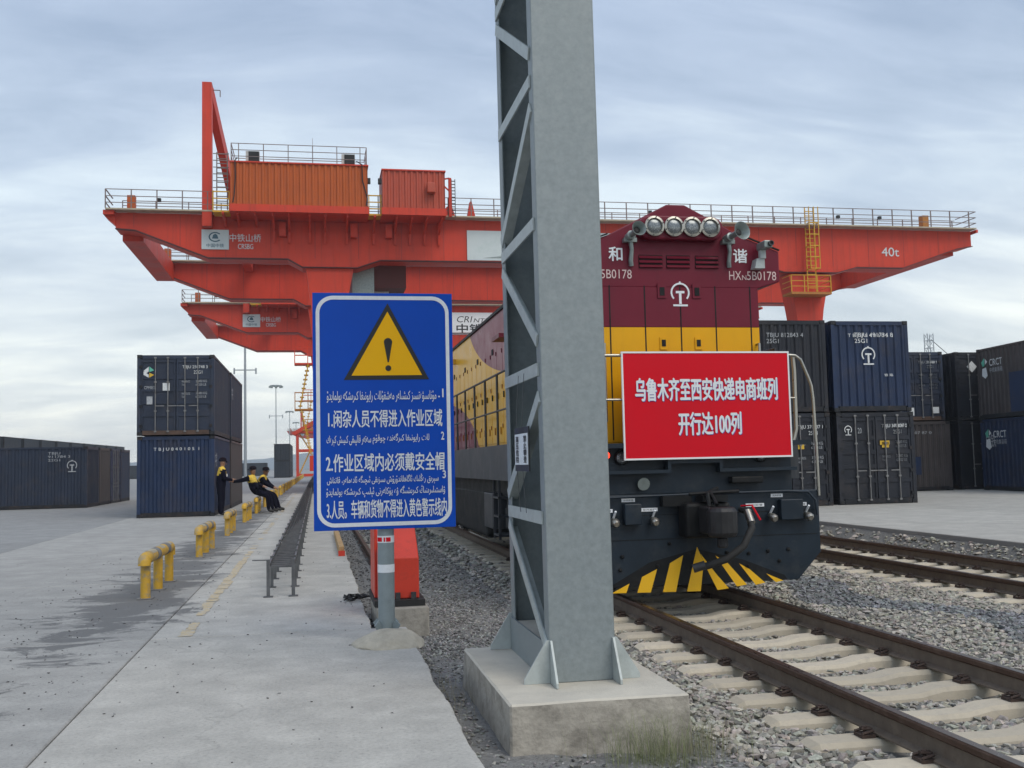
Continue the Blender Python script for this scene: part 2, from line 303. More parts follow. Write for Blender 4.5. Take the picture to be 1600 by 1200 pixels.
# ------------------------------------------------------------------ lettering (mesh letters from the built-in fonts)
def arabic(s):
    forms = {}
    for cp in list(range(0xFB50, 0xFDFF))+list(range(0xFE70, 0xFEFD)):
        d = unicodedata.decomposition(chr(cp)).split()
        if len(d) == 2 and d[0] in ('<isolated>', '<initial>', '<medial>', '<final>'): forms.setdefault(chr(int(d[1], 16)), {})[d[0][1:4]] = chr(cp)
    forms['\u06D5'] = {'iso': '\uFEE9', 'fin': '\uFEEA'}
    out = []
    for i, c in enumerate(s):
        f = forms.get(c)
        if not f: out.append(c); continue
        pv = forms.get(s[i-1], {}) if i else {}; nx = forms.get(s[i+1], {}) if i+1 < len(s) else {}
        jp = 'ini' in pv and 'fin' in f; jn = 'ini' in f and 'fin' in nx
        out.append(f.get('med' if jp and jn else 'fin' if jp else 'ini' if jn else 'iso', c))
    return ''.join(reversed(out))
def letters(body, x0, x1, z0, z1, y, m, parent, name='lettering', bold=0.0, shear=0.0, side='front', keep=False):
    """flat lettering filling the box x0..x1, z0..z1; side front: facing -y; left: facing -x (x is then distance along -y)"""
    c = bpy.data.curves.new('t', 'FONT'); c.body = body; c.resolution_u = 3; c.shear = shear
    o = bpy.data.objects.new('t', c); COL.objects.link(o); bpy.context.view_layer.update()
    me = bpy.data.meshes.new_from_object(o.evaluated_get(bpy.context.evaluated_depsgraph_get())); bpy.data.objects.remove(o); bpy.data.curves.remove(c)
    n = len(me.vertices); a = np.empty(n*3); me.vertices.foreach_get('co', a); a = a.reshape(-1, 3); lo = a.min(0); hi = a.max(0)
    sx = (x1-x0)/(hi[0]-lo[0]); sz = (z1-z0)/(hi[1]-lo[1])
    u = x0+(a[:, 0]-lo[0])*sx; v = z0+(a[:, 1]-lo[1])*sz; off = OFF.get(parent, Vector((0, 0, 0)))
    if side == 'front': q = np.stack([u-off.x, np.full(n, y)-off.y, v-off.z], 1)
    else: q = np.stack([np.full(n, y)-off.x, -u-off.y, v-off.z], 1)
    me.vertices.foreach_set('co', q.ravel()); me.update(); me.name = name; me.materials.clear(); me.materials.append(MATS[m])
    if bold:
        bm = bmesh.new(); bm.from_mesh(me); base = bm.verts[:]+bm.edges[:]+bm.faces[:]; db = bold*(z1-z0)*(1.1 if body.count('\n') == 0 else .5)
        for j, (du, dz) in enumerate(((1, 0), (-1, 0), (0, 1), (0, -1))):
            g = bmesh.ops.duplicate(bm, geom=base)['geom']; tv = Vector((du*db, -.0004*(j+1), dz*db)) if side == 'front' else Vector((-.0004*(j+1), du*db, dz*db))
            bmesh.ops.translate(bm, vec=tv, verts=[v for v in g if isinstance(v, bmesh.types.BMVert)])
        bm.to_mesh(me); bm.free()
    ob = bpy.data.objects.new(name, me); COL.objects.link(ob); ob.parent = parent; OFF[ob] = off; return ob
def rail_emblem(cx, cz, h, y, m, parent, name='emblem'):
    """railway emblem: open ring over a rail section, facing -y, height h"""
    mb = MB(); r1 = h*.42; r0 = h*.345; zc_ = cz+h*.08; n = 22
    pts = []
    for k in range(n+1):
        a = R(-42)+(R(264))*k/n; pts.append((math.cos(a), math.sin(a)))
    vs = [(cx+c*r1, y, zc_+s_*r1) for c, s_ in pts]+[(cx+c*r0, y, zc_+s_*r0) for c, s_ in pts]
    mb.add(vs, [(i, i+1, n+2+i, n+1+i) for i in range(n)])
    mb.poly([(cx-h*.05, y, zc_+r1*1.0), (cx+h*.05, y, zc_+r1*1.0), (cx+h*.03, y, zc_+r1+h*.05), (cx-h*.03, y, zc_+r1+h*.05)])
    for x0, x1, z0, z1 in ((-.19, .19, .05, .15), (-.055, .055, -.40, .05), (-.32, .32, -.50, -.42)): mb.poly([(cx+x0*h, y, cz+z0*h), (cx+x1*h, y, cz+z0*h), (cx+x1*h, y, cz+z1*h), (cx+x0*h, y, cz+z1*h)])
    return mb.build(name, m, parent)
# ================================================================== THE SETTING
def sheet(name, x0, x1, y0, y1, z, m, th=None):
    mb = MB()
    if th: mb.box(x0, x1, y0, y1, z-th, z)
    else: mb.poly([(x0, y0, z), (x1, y0, z), (x1, y1, z), (x0, y1, z)])
    return tag(mb.build(name, m), kind='structure')
sheet('ground', -3000, 3000, -300, 4000, -0.45, 'soil')
# distant low ridge
mb = MB(); n = 90; rng = random.Random(3)
hs = [0]*(n+1)
for k in range(n+1): hs[k] = 16+7*math.sin(k*.31)+5*math.sin(k*.83+1)+rng.uniform(-1.5, 1.5)
for k in range(n):
    xa, xb = -1800+k*40, -1800+(k+1)*40
    mb.add([(xa, 1500, -1), (xb, 1500, -1), (xb, 1620, hs[k+1]), (xa, 1620, hs[k]), (xa, 1900, -1), (xb, 1900, -1)], [(0, 1, 2, 3), (3, 2, 5, 4)])
tag(mb.build('hills', 'hill', smooth=60), kind='structure')
# yards of concrete slabs with open joints
YZ = 0.0; RZ = 0.10
yard = sheet('yard', -400, -15.02, -20, 700, YZ-.012, 'yard_far', .3)
yard2 = sheet('yard_far_end', -15.0, 0.5, 65.02, 700, YZ-.012, 'yard_far', .3)
apron = sheet('apron', -15.0, 0.45, 1.0, 65.0, YZ-.02, 'grit', .3)
slabmesh = {}
def slab(x0, x1, y0, y1, z, m, parent, th=.1, ragged=False):
    key = (round(x1-x0, 3), round(y1-y0, 3), m, ragged)
    if key not in slabmesh or ragged:
        mb = MB(); j = .006
        if ragged:
            n = 70; e = [(x1-x0-j+.030*mnoise.noise(Vector((0, (y0+5*k/n)*1.3, 1)))+.014*mnoise.noise(Vector((3, (y0+5*k/n)*7, 1))), j+(y1-y0-2*j)*k/n) for k in range(n+1)]
            mb.prism([(j, j)]+e+[(j, y1-y0-j)], 'z', -th, 0)
        else: mb.box(j, x1-x0-j, j, y1-y0-j, -th, 0)
        me = mb.mesh('slab'); me.materials.append(MATS[m]); slabmesh[key] = me
    o = bpy.data.objects.new('slab', slabmesh[key]); COL.objects.link(o); o.parent = parent; o.location = (x0, y0, z)
    b = o.modifiers.new('bevel', 'BEVEL'); b.width = .008; b.segments = 1; b.limit_method = 'ANGLE'
    return o
ys = [-.15+5*k for k in range(14)]
for k in range(13):
    y0, y1 = ys[k], ys[k+1]
    if y1 < 3: continue
    if k <= 1: slab(-1.5, .82, y0, y1, YZ, 'apron_concrete', apron, th=.34, ragged=True)
    else: slab(-1.5, .50, y0, y1, YZ, 'apron_concrete', apron, th=.34, ragged=True)
    slab(-6, -1.5, y0, y1, YZ-.001*(k % 3), 'edge_concrete', apron)
    slab(-10.5, -6, y0, y1, YZ-.002, 'yard_concrete', apron); slab(-15, -10.5, y0, y1, YZ-.002, 'yard_concrete', apron)
# worn yellow line along the apron: broken flakes of paint lying on the slabs
mb = MB(); rr = random.Random(5); y = 9.92
while y < 64:
    seg = rr.uniform(.15, .5)
    if rr.random() < (.9 if y < 18 else .6):
        wv = rr.uniform(.045, .075); xo = rr.uniform(-.012, .012); k = 6
        a = [(-1.205+xo-wv*rr.uniform(.7, 1.1), y+seg*i/k, .004) for i in range(k+1)]; b = [(-1.205+xo+wv*rr.uniform(.7, 1.1), y+seg*i/k, .004) for i in range(k+1)]
        mb.add(a+b, [(i, k+1+i, k+2+i, i+1) for i in range(k)])
    y += seg+rr.uniform(.0, .06 if y < 18 else .5)
mat('line_yellow', (0.52, 0.42, 0.26), .9, var=.15, scale=20, dirt=1.0, dcol=(.44, .42, .38), dscale=16, dth=(.48, .58))
tag(mb.build('yellow_line', 'line_yellow'), kind='structure')
# right yard behind the second track
ry = sheet('yard_right', 10.8, 500, -30, 700, RZ-.012, 'yard_far', .5)
for k in range(0, 8):
    for x0 in (10.8, 15.8, 20.8): slab(x0, x0+5, 4+5*k, 9+5*k, RZ, 'yard_right_concrete' if 'yard_right_concrete' in MATS else 'apron_concrete', ry)
# ballast bed
def bedz(x, y):
    pts = [(.3, -.15), (.9, -.19), (1.6, -.215), (2.4, -.27), (2.85, -.325), (3.45, -.36), (3.7, -.385), (5.0, -.385), (5.25, -.36), (5.8, -.325), (6.8, -.27), (7.8, -.31), (8.5, -.345), (8.75, -.375), (10.0, -.375), (10.2, -.33), (10.5, -.14), (10.75, .02), (10.85, .03), (11.2, .03)]
    for (a, za_), (b, zb) in zip(pts, pts[1:]):
        if a <= x <= b: return za_+(zb-za_)*(x-a)/(b-a)
    return pts[0][1] if x < .3 else pts[-1][1]
def bed(name, xs, yv, m):
    mb = MB(); nx = len(xs); rr = random.Random(2)
    vs = [(x, y, bedz(x, y)+rr.uniform(-.012, .012)) for y in yv for x in xs]
    mb.add(vs, [(j*nx+i, j*nx+i+1, (j+1)*nx+i+1, (j+1)*nx+i) for j in range(len(yv)-1) for i in range(nx-1)])
    return tag(mb.build(name, m, smooth=80), kind='structure')
yv = [1+.25*k for k in range(100)]+[26+2*k for k in range(40)]+[110, 160, 250, 400, 700]
bed('grit_path', [.3+.15*k for k in range(16)], yv, 'grit')
bed('ballast', [2.55+.206*k for k in range(41)], yv, 'ballast_bed')

# ------------------------------------------------------------------ railway tracks
RT = -0.10
def rail_profile(): return [(-.066, -.176), (.066, -.176), (.066, -.166), (.012, -.148), (.0085, -.06), (.034, -.042), (.0365, -.012), (.030, -.001), (-.030, -.001), (-.0365, -.012), (-.034, -.042), (-.0085, -.06), (-.012, -.148), (-.066, -.166)]
def sleeper_mesh():
    # one half of the profile along the sleeper; raised rail seats, sunken middle
    st = [(-1.28, -.03, .105), (-1.22, 0, .118), (-.95, .0, .122), (-.55, .0, .122), (-.40, -.005, .118), (-.22, -.04, .11), (0, -.045, .105), (.22, -.04, .11), (.40, -.005, .118), (.55, .0, .122), (.95, .0, .122), (1.22, 0, .118), (1.28, -.03, .105)]
    mb = MB(); rings = []
    for x, z, hw in st: rings.append([(x, -hw-.02, -.2), (x, -hw, z-.03), (x, -hw*.78, z), (x, hw*.78, z), (x, hw, z-.03), (x, hw+.02, -.2)])
    vs = [p for r_ in rings for p in r_]; k = 6
    fs = [(i*k+j, i*k+j+1, (i+1)*k+j+1, (i+1)*k+j) for i in range(len(st)-1) for j in range(k-1)]+[tuple(range(k)), tuple((len(st)-1)*k+j for j in range(k-1, -1, -1))]
    mb.add(vs, fs); me = mb.mesh('sleeper', smooth=24); me.materials.append(MATS['sleeper']); return me
def clip_mesh():
    mb = MB()
    mb.box(-.055, .055, -.07, .07, -.005, .022)
    mb.path([(.05, -.06, .03), (-.045, -.055, .05), (-.055, -.02, .055), (.03, -.012, .06), (.03, .012, .06), (-.055, .02, .055), (-.045, .055, .05), (.05, .06, .03)], .011, 6)
    mb.lathe([(.013, 0), (.013, .05), (.022, .051), (.022, .068), (.012, .068)], (.0, 0, .01), n=6)
    me = mb.mesh('rail_clip', smooth=40); me.materials.append(MATS['clip_rust']); return me
SLM = sleeper_mesh(); CLM = clip_mesh(); rrs = random.Random(11)
def track(cx, label, y0, y1, near, first):
    t = thing('railway_track', label, 'railway track', (cx, 0, RT), 'railway tracks')
    for s in (-1, 1):
        mb = MB(); pr = [(cx+s*.7525+a, RT+b) for a, b in rail_profile()]; mb.prism(pr, 'y', y0, y1)
        rl = mb.build('rail', 'rail_side', t, smooth=35); rl.data.materials.append(MATS['rail_foot'])
        for p in rl.data.polygons:
            if p.center.z < -.10: p.material_index = 1
        mb = MB(); mb.poly([(cx+s*.7525-.028, y0, RT+.0015), (cx+s*.7525+.028, y0, RT+.0015), (cx+s*.7525+.028, y1, RT+.0015), (cx+s*.7525-.028, y1, RT+.0015)])
        mb.build('running_surface', 'rail_head', rl)
    y = first
    while y < near:
        o = bpy.data.objects.new('sleeper', SLM); COL.objects.link(o); o.parent = t; o.location = (rrs.uniform(-.02, .02), y, -.186+rrs.uniform(-.006, .004)); o.rotation_euler = (rrs.uniform(-.01, .01), 0, rrs.uniform(-.012, .012))
        if y < 19:
            for s in (-1, 1):
                for d in (-1, 1):
                    c = bpy.data.objects.new('rail_clip', CLM); COL.objects.link(c); c.parent = o; c.location = (s*.7525+d*.108, 0, .004); c.rotation_euler = (0, 0, 0 if d > 0 else PI); c.scale = (.85, .8, .8)
        y += .6
    return t
track(4.335, 'nearer railway track that the locomotive stands on', 2.0, 300, 60, 3.22)
track(9.37, 'farther railway track beside the right hand container yard', 2.0, 300, 50, 3.0)

# ------------------------------------------------------------------ stones of the ballast
def stones(name, pts, sizes, tones, label, mname='stone', seed=1):
    rs = np.random.RandomState(seed); protos = []
    for k in range(10):
        bm = bmesh.new(); pts_ = rs.normal(size=(11, 3)); pts_ /= np.linalg.norm(pts_, axis=1, keepdims=True); pts_ = pts_*rs.uniform(.75, 1.1, (11, 1))*np.array([1.2, .85, .6])*rs.uniform(.8, 1.2, 3)
        for q in pts_: bm.verts.new(q)
        bmesh.ops.convex_hull(bm, input=bm.verts); bmesh.ops.delete(bm, geom=[v for v in bm.verts if not v.link_faces], context='VERTS'); bmesh.ops.triangulate(bm, faces=bm.faces); bm.verts.index_update(); bm.verts.ensure_lookup_table()
        protos.append((np.array([v.co[:] for v in bm.verts]), np.array([[v.index for v in f.verts] for f in bm.faces]))); bm.free()
    which = rs.randint(0, 10, len(pts)); VS = []; FS = []; TS = []; o0 = 0
    for k, (V, F) in enumerate(protos):
        sel = which == k; n = sel.sum()
        if not n: continue
        ang = rs.uniform(0, 2*PI, n); tilt = rs.uniform(-.7, .7, n); c, s_ = np.cos(ang), np.sin(ang); ct, s2 = np.cos(tilt), np.sin(tilt)
        x, y, z = [np.repeat(V[None, :, j], n, 0) for j in range(3)]
        y2 = y*ct[:, None]-z*s2[:, None]; z2 = y*s2[:, None]+z*ct[:, None]
        Q = np.stack([x*c[:, None]-y2*s_[:, None], x*s_[:, None]+y2*c[:, None], z2], -1)*sizes[sel][:, None, None]+pts[sel][:, None, :]
        VS.append(Q.reshape(-1, 3)); FS.append((F[None]+np.arange(n)[:, None, None]*len(V)+o0).reshape(-1, 3)); TS.append(np.repeat(tones[sel], len(V), 0)); o0 += n*len(V)
    VS = np.concatenate(VS); FS = np.concatenate(FS); TS = np.concatenate(TS)
    me = bpy.data.meshes.new(name); me.vertices.add(len(VS)); me.vertices.foreach_set('co', VS.astype(np.float32).ravel())
    me.loops.add(FS.size); me.loops.foreach_set('vertex_index', FS.ravel().astype(np.int32))
    me.polygons.add(len(FS)); me.polygons.foreach_set('loop_start', (np.arange(len(FS))*3).astype(np.int32)); me.polygons.foreach_set('loop_total', np.full(len(FS), 3, np.int32))
    me.update(calc_edges=True); me.validate(); me.shade_flat()
    at = me.color_attributes.new('tone', 'FLOAT_COLOR', 'POINT'); at.data.foreach_set('color', np.concatenate([TS, np.ones((len(TS), 1))], 1).astype(np.float32).ravel())
    me.materials.append(MATS[mname]); o = bpy.data.objects.new(name, me); COL.objects.link(o); return tag(o, label, 'gravel', kind='stuff')
bz = np.vectorize(bedz)
def scatter(x0, x1, bands, seed, tone, jit, szs, lift=.0):
    rs = np.random.RandomState(seed); Pn = []; Sz = []
    for (ya, yb, dens, smul) in bands:
        n = int((x1-x0)*(yb-ya)*dens); x = rs.uniform(x0, x1, n); y = rs.uniform(ya, yb, n); s = rs.uniform(szs[0], szs[1], n)**1.0*smul
        Pn.append(np.stack([x, y, bz(x, y)+rs.uniform(-.2, .6, n)*s+lift], 1)); Sz.append(s)
    P = np.concatenate(Pn); s = np.concatenate(Sz)
    # keep the sleepers and rails of both tracks clear
    ok = np.ones(len(P), bool)
    for cx, f0 in ((4.335, 3.22), (9.37, 3.0)):
        dx = np.abs(P[:, 0]-cx); ph = np.abs(((P[:, 1]-f0+.3) % .6)-.3)
        on = (dx < 1.30) & (ph < .125+s*.55); keep = rs.uniform(0, 1, len(P)) < np.where(dx > 1.05, .30, .02)
        ok &= ~(on & ~keep); ok &= ~(np.abs(dx-.7525) < .085)
    # plinth of the mast
    ok &= ~((P[:, 0] > 1.06) & (P[:, 0] < 2.26) & (P[:, 1] > 6.0) & (P[:, 1] < 8.05))
    P = P[ok]; s = s[ok]; t = rs.uniform(1-jit, 1+jit, (len(P), 1))*np.array(tone)[None]*(1+rs.uniform(-.06, .06, (len(P), 3)))
    # bluish finer spill between the tracks, pale dust near the sleepers
    blue = (np.abs(P[:, 0]-7.0+.12*(P[:, 1]-10)+.35*np.sin(P[:, 1]*1.7)) < .4)
    t[blue] *= np.array([.60, .66, .78]); dark = rs.uniform(0, 1, len(P)) < .12; t[dark] *= .65
    return P, s, t
P, s, t = scatter(2.45, 10.72, [(3.3, 7, 520, 1.06), (7, 9.5, 600, .94), (9.5, 13, 520, .95), (13, 18, 260, 1.2), (18, 26, 90, 1.7), (26, 60, 18, 2.6)], 21, (.36, .335, .29), .34, (.019, .043))
stones('ballast_stones', P, s, t, 'grey and beige crushed stone ballast around the tracks', seed=5)
P, s, t = scatter(.84, 2.75, [(3.6, 9, 900, 1.0), (9, 14, 1300, 1.05), (14, 22, 420, 1.6), (22, 40, 90, 2.8)], 22, (.225, .22, .21), .6, (.008, .02))
rsx = np.random.RandomState(9)
keep = rsx.uniform(0, 1, len(P)) < np.where(P[:, 1] < 8.6, .6, 1.0)
stones('fine_gravel', P[keep], s[keep], t[keep], 'fine dark grey gravel beside the apron and the mast plinth', seed=6)
# crumbs and pebbles lying on the apron
rs = np.random.RandomState(31); n = 950
x = np.where(rs.uniform(0, 1, n) < .6, rs.normal(-2.5, .7, n), rs.uniform(-3.5, .7, n)); y = 4.5+rs.uniform(0, 1, n)**1.4*16; s = rs.uniform(.003, .012, n)
ok = (x < .45); P = np.stack([x, y, s*.4], 1)[ok]; s = s[ok]
stones('crumbs', P, s, np.full((len(P), 3), .13)*rs.uniform(.6, 1.8, (len(P), 1)), 'scattered dark crumbs and pebbles on the pale concrete apron', seed=8)
P = np.stack([rs.uniform(.48, .86, 1500), 10+rs.uniform(0, 1, 1500)**1.3*20, np.full(1500, -.1)], 1); P[:, 2] = -.155+rs.uniform(-.04, .03, 1500)
sheet('rail_trench', .30, .86, 9.9, 300, -.165, 'grit')
stones('rail_trench_gravel', P, rs.uniform(.01, .028, 1500), np.full((1500, 3), .15)*rs.uniform(.5, 1.7, (1500, 1)), 'loose dark gravel between the apron edge and the crane rail', seed=9)
# crane rail
cr = thing('crane_rail', 'steel crane rail on a concrete beam right of the apron', 'rail', (.93, 12, -.1))
MB().prism([(.93+a, -.02+b) for a, b in rail_profile()], 'y', 11.4, 420).build('rail', 'rail_side', cr, smooth=35)
MB().box(.72, 1.14, 11.2, 420, -.4, -.19).build('beam', 'block_concrete', cr)
cr2 = thing('crane_rail', 'distant steel crane rail in the right hand yard under the far crane leg', 'rail', (32, 20, RZ))
MB().prism([(32+a, RZ+.17+b) for a, b in rail_profile()], 'y', 40, 420).build('rail', 'rail_side', cr2, smooth=35)
# ================================================================== WARNING SIGN
sg = thing('warning_sign', 'blue safety notice with yellow warning triangle on a grey post', 'sign', (.593, 9.17, 0))
SY = 9.085
def sx_(u): return -.028+(u-27)/658*1.236
def sz_(v): return 3.052-(v-50)/1105*2.085
MB().box(-.028, 1.208, SY, SY+.022, .967, 3.052).build('panel', 'sign_blue', sg, bevel=.003)
def rrect(x0, x1, z0, z1, r, n=8):
    o = []
    for cx, cz, a0 in ((x1-r, z1-r, 0), (x0+r, z1-r, 90), (x0+r, z0+r, 180), (x1-r, z0+r, 270)):
        for k in range(n+1): a = R(a0+90*k/n); o.append((cx+r*math.cos(a), cz+r*math.sin(a)))
    return o
a = rrect(sx_(42), sx_(668), sz_(1140), sz_(64), .15); b = rrect(sx_(59), sx_(651), sz_(1122), sz_(82), .12); n = len(a)
mb = MB(); mb.add([(x, SY-.003, z) for x, z in a]+[(x, SY-.003, z) for x, z in b], [(i, (i+1) % n, n+(i+1) % n, n+i) for i in range(n)]); mb.build('border', 'sign_white', sg)
mb = MB(); mb.poly([(sx_(377), SY-.003, sz_(98)), (sx_(169), SY-.003, sz_(460)), (sx_(569), SY-.003, sz_(459))]); tri = mb.build('triangle', 'sign_black', sg)
mb = MB(); mb.poly([(sx_(376), SY-.006, sz_(138)), (sx_(205), SY-.006, sz_(440)), (sx_(536), SY-.006, sz_(439))]); mb.build('triangle_face', 'sign_amber', tri)
mb = MB(); pts = []
for k in range(13):
    a = PI*k/12; pts.append((sx_(377)+math.cos(a)*.037, SY-.009, sz_(283)+math.sin(a)*.037))
pts += [(sx_(374), SY-.009, sz_(378)), (sx_(380), SY-.009, sz_(378))]; mb.poly(pts)
mb.poly([(sx_(377)+.026*math.cos(2*PI*k/20), SY-.009, sz_(406)+.026*math.sin(2*PI*k/20)) for k in range(20)]); mb.build('exclamation_mark', 'sign_black', tri)
def sl_(body, u0, u1, v0, v1, bold=.012): letters(body, sx_(u0), sx_(u1), sz_(v1), sz_(v0), SY-.003, 'sign_white', sg, bold=bold)
sl_(arabic('مۇناسىۋەتسىز كىشىلەر مەشغۇلات رايونىغا كىرىشكە بولمايدۇ'), 90, 602, 512, 566, .004); sl_('.1', 612, 636, 505, 545, .02)
sl_('1.闲杂人员不得进入作业区域', 96, 628, 601, 682, .011)
sl_(arabic('لات رايونىغا كىرگەندە چوقۇم'), 300, 565, 712, 762, .004); sl_(arabic('سەتەر قالپىقى كىيىش كېرەك'), 88, 292, 718, 768, .004); sl_('2', 622, 636, 708, 745, .02)
sl_('2.作业区域内必须戴安全帽', 84, 635, 803, 887, .011)
sl_(arabic('سېرىق رەڭلىك ئاگاھلاندۇرۇش سىزىقى ئىچىگە ئادەملەر، قاتناش'), 88, 606, 902, 950, .004); sl_('3', 626, 641, 890, 926, .02)
sl_(arabic('ۋاستىلىرىنىڭ كىرىشىگە ۋە يۈكلەرنى ئېلىپ كىرىشكە بولمايدۇ'), 84, 636, 956, 1006, .004)
sl_('3.人员。车辆和货物不得进入黄色警示线内', 86, 643, 1018, 1102, .009)
mb = MB(); mb.tube((.593, 9.185, .02), (.597, 9.185, 2.95), .073, 24); po = mb.build('post', 'post_grey', sg, smooth=40)
mb = MB(); mb.tube((.594, 9.185, .585), (.594, 9.185, .655), .0745, 24); mb.build('white_band', 'sign_white', po, smooth=40)
mb = MB(); mb.tube((.594, 9.185, .845), (.594, 9.185, .905), .0745, 24); mb.build('white_band', 'sign_white', po, smooth=40)
mb = MB()
for a0, a1 in ((195, 240), (252, 262), (268, 300)):
    ks = [R(a0+(a1-a0)*k/6) for k in range(7)]
    mb.add([(.594+.0765*math.cos(q), 9.185+.0765*math.sin(q), .855) for q in ks]+[(.594+.0765*math.cos(q), 9.185+.0765*math.sin(q), .892) for q in ks], [(i, i+1, 8+i, 7+i) for i in range(6)])
mb.build('red_mark', 'banner_red', po)
mb = MB()
for z in (1.25, 2.0, 2.75): mb.box(.50, .69, SY+.024, 9.19, z-.02, z+.02)
mb.build('clamp', 'post_grey', sg)
mb = MB()
for k in range(4): q = R(45+90*k); mb.bar((.593+.07*math.cos(q), 9.185+.07*math.sin(q), .13), (.593+.12*math.cos(q), 9.185+.12*math.sin(q), .09), .01, .12)
mb.build('foot_rib', 'post_grey', sg)
# mound of cement at its foot
bm = bmesh.new(); bmesh.ops.create_icosphere(bm, subdivisions=4, radius=1); rr = random.Random(4)
from mathutils import noise as mn
for v in bm.verts:
    q = v.co.copy(); k = 1+.10*mn.noise(q*1.7)+.03*mn.noise(q*6); rad = math.hypot(q.x, q.y)
    v.co = Vector((.60+q.x*.315*k, 8.98+q.y*.33*k, max(-.02, (abs(max(q.z, 0))**1.6*.125+.0)*k+(.0 if q.z > 0 else -.02))))
off = OFF[sg]
for v in bm.verts: v.co -= off
me = bpy.data.meshes.new('cement_mound'); bm.to_mesh(me); bm.free(); me.shade_smooth(); me.materials.append(MATS['cement']); o = bpy.data.objects.new('cement_mound', me); COL.objects.link(o); o.parent = sg; OFF[o] = off

# ================================================================== LATTICE MAST ON ITS PLINTH
X0, X1, YF, YB, ZT = 1.464, 1.897, 6.55, 7.86, 12.0
ms = thing('lattice_mast', 'tall galvanised steel mast of two channels laced with diagonal bars', 'mast', (1.68, 7.2, .1))
def lean(mb):   # the mast tapers a little in its depth towards the top
    mb.v = [(x-.0054*(z-.1), y, z) for x, y, z in mb.v]; return mb
mb = MB(); mb.prism([(X0, YF), (X1, YF), (X1, YF+.13), (X1-.014, YF+.13), (X1-.014, YF+.018), (X0+.014, YF+.018), (X0+.014, YF+.13), (X0, YF+.13)], 'z', .1, ZT); lean(mb).build('front_channel', 'galv', ms, bevel=.006)
mb = MB(); mb.prism([(X0, YB), (X1, YB), (X1, YB-.13), (X1-.014, YB-.13), (X1-.014, YB-.018), (X0+.014, YB-.018), (X0+.014, YB-.13), (X0, YB-.13)], 'z', .1, ZT); lean(mb).build('rear_channel', 'galv', ms, bevel=.006)
def lace(xs):
    # diagonals zig-zag between the two channels, with struts at some panels
    ya, yb = YF+.06, YB-.06; n = 0
    for k in range(-1, 11):
        z0 = 1.155+.98*k; z1 = z0+.98
        if k >= 0: m_ = MB(); m_.bar((xs, ya, z0), (xs, yb, z0), .012, .085); lean(m_).build('lacing_strut', 'galv_light', ms)
        if k == -1: p, q = (xs, ya, .33), (xs, yb, 1.06)
        elif k % 2 == 0: p, q = (xs, ya, z0+.80), (xs, yb, z0+.12)
        else: p, q = (xs, ya, z0+.19), (xs, yb, z0+.87)
        m_ = MB(); m_.bar(p, q, .012, .085); sx = .04 if xs < 1.6 else -.04
        d = Vector(q)-Vector(p); nn = Vector((0, -d.z, d.y)).normalized()*(.037)
        m_.bar(Vector(p)+Vector((sx*.9, 0, 0))-nn, Vector(q)+Vector((sx*.9, 0, 0))-nn, .06, .010); lean(m_).build('lacing_bar', 'galv_light', ms)
lace(X0-.0075)
mb = MB(); mb.box(X1+.001, X1+.013, YF+.03, YB-.03, .35, ZT); lean(mb).build('side_plate', 'galv', ms)  # unseen plate, added over the right side to keep the mast's inside dark
mb = MB(); mb.box(X0-.014, X0-.002, YF+.02, YB-.02, .102, .345); mb.build('foot_plate', 'galv', ms)
mb = MB(); mb.box(X1+.002, X1+.014, YF+.02, YB-.02, .102, .345); mb.build('foot_plate', 'galv', ms)
mb = MB(); mb.box(X0+.02, X1-.02, YF+.15, YB-.15, .102, .33); mb.build('infill', 'block_top', ms)
def gusset(p0, d, ln=.17, h=.27):
    x, y = p0; mb = MB(); e = Vector((d[0], d[1], 0)).normalized(); nrm = Vector((-e.y, e.x, 0))*.007
    b = Vector((x, y, .102)); pts = [b, b+e*ln, b+e*ln+Vector((0, 0, .03)), b+e*.02+Vector((0, 0, h)), b+Vector((0, 0, h))]
    mb.add([q-nrm for q in pts]+[q+nrm for q in pts], [tuple(range(5)), tuple(range(9, 4, -1))]+[(i, 5+i, 5+(i+1) % 5, (i+1) % 5) for i in range(5)]); mb.build('gusset', 'galv_light', ms)
for px_, d in (((X0, YF+.01), (-1, 0)), ((X0+.008, YF), (0, -1)), ((X1-.008, YF), (0, -1)), ((X1, YF+.01), (1, 0)), ((X0, YB-.01), (-1, 0)), ((X1, YB-.01), (1, 0)), ((X0+.008, YB), (0, 1))): gusset(px_, d)
# small notice hung on wire in the mast
NY0, NY1, NZ0, NZ1 = 6.77, 7.26, 1.46, 1.765
nb = thing('hanging_notice', 'small white notice with black text wired to the mast lacing', 'sign', (1.41, 7.1, 1.4))
mb = MB(); mb.box(1.404, 1.412, NY0, NY1, NZ0, NZ1); mb.build('frame', 'sign_black', nb)
mb = MB(); mb.box(1.400, 1.403, NY0+.02, NY1-.02, NZ0+.045, NZ1-.045); pp = mb.build('paper', 'sign_white', nb)
for k, s_ in enumerate(('高压危险', '禁止攀登')): 
    letters('\n'.join(s_), -NY1+.07+.27*k, -NY1+.17+.27*k, NZ0+.06, NZ1-.06, 1.397, 'sign_black', pp, side='left', bold=.01)
mb = MB()
for y in (7.0, 7.2): mb.tube((1.406, y, NZ1), (1.425, y-.02, 2.14), .0025, 5); mb.tube((1.406, y, NZ0), (1.43, y+.03, 1.17), .0025, 5)
mb.build('wire', 'tray_steel', nb)
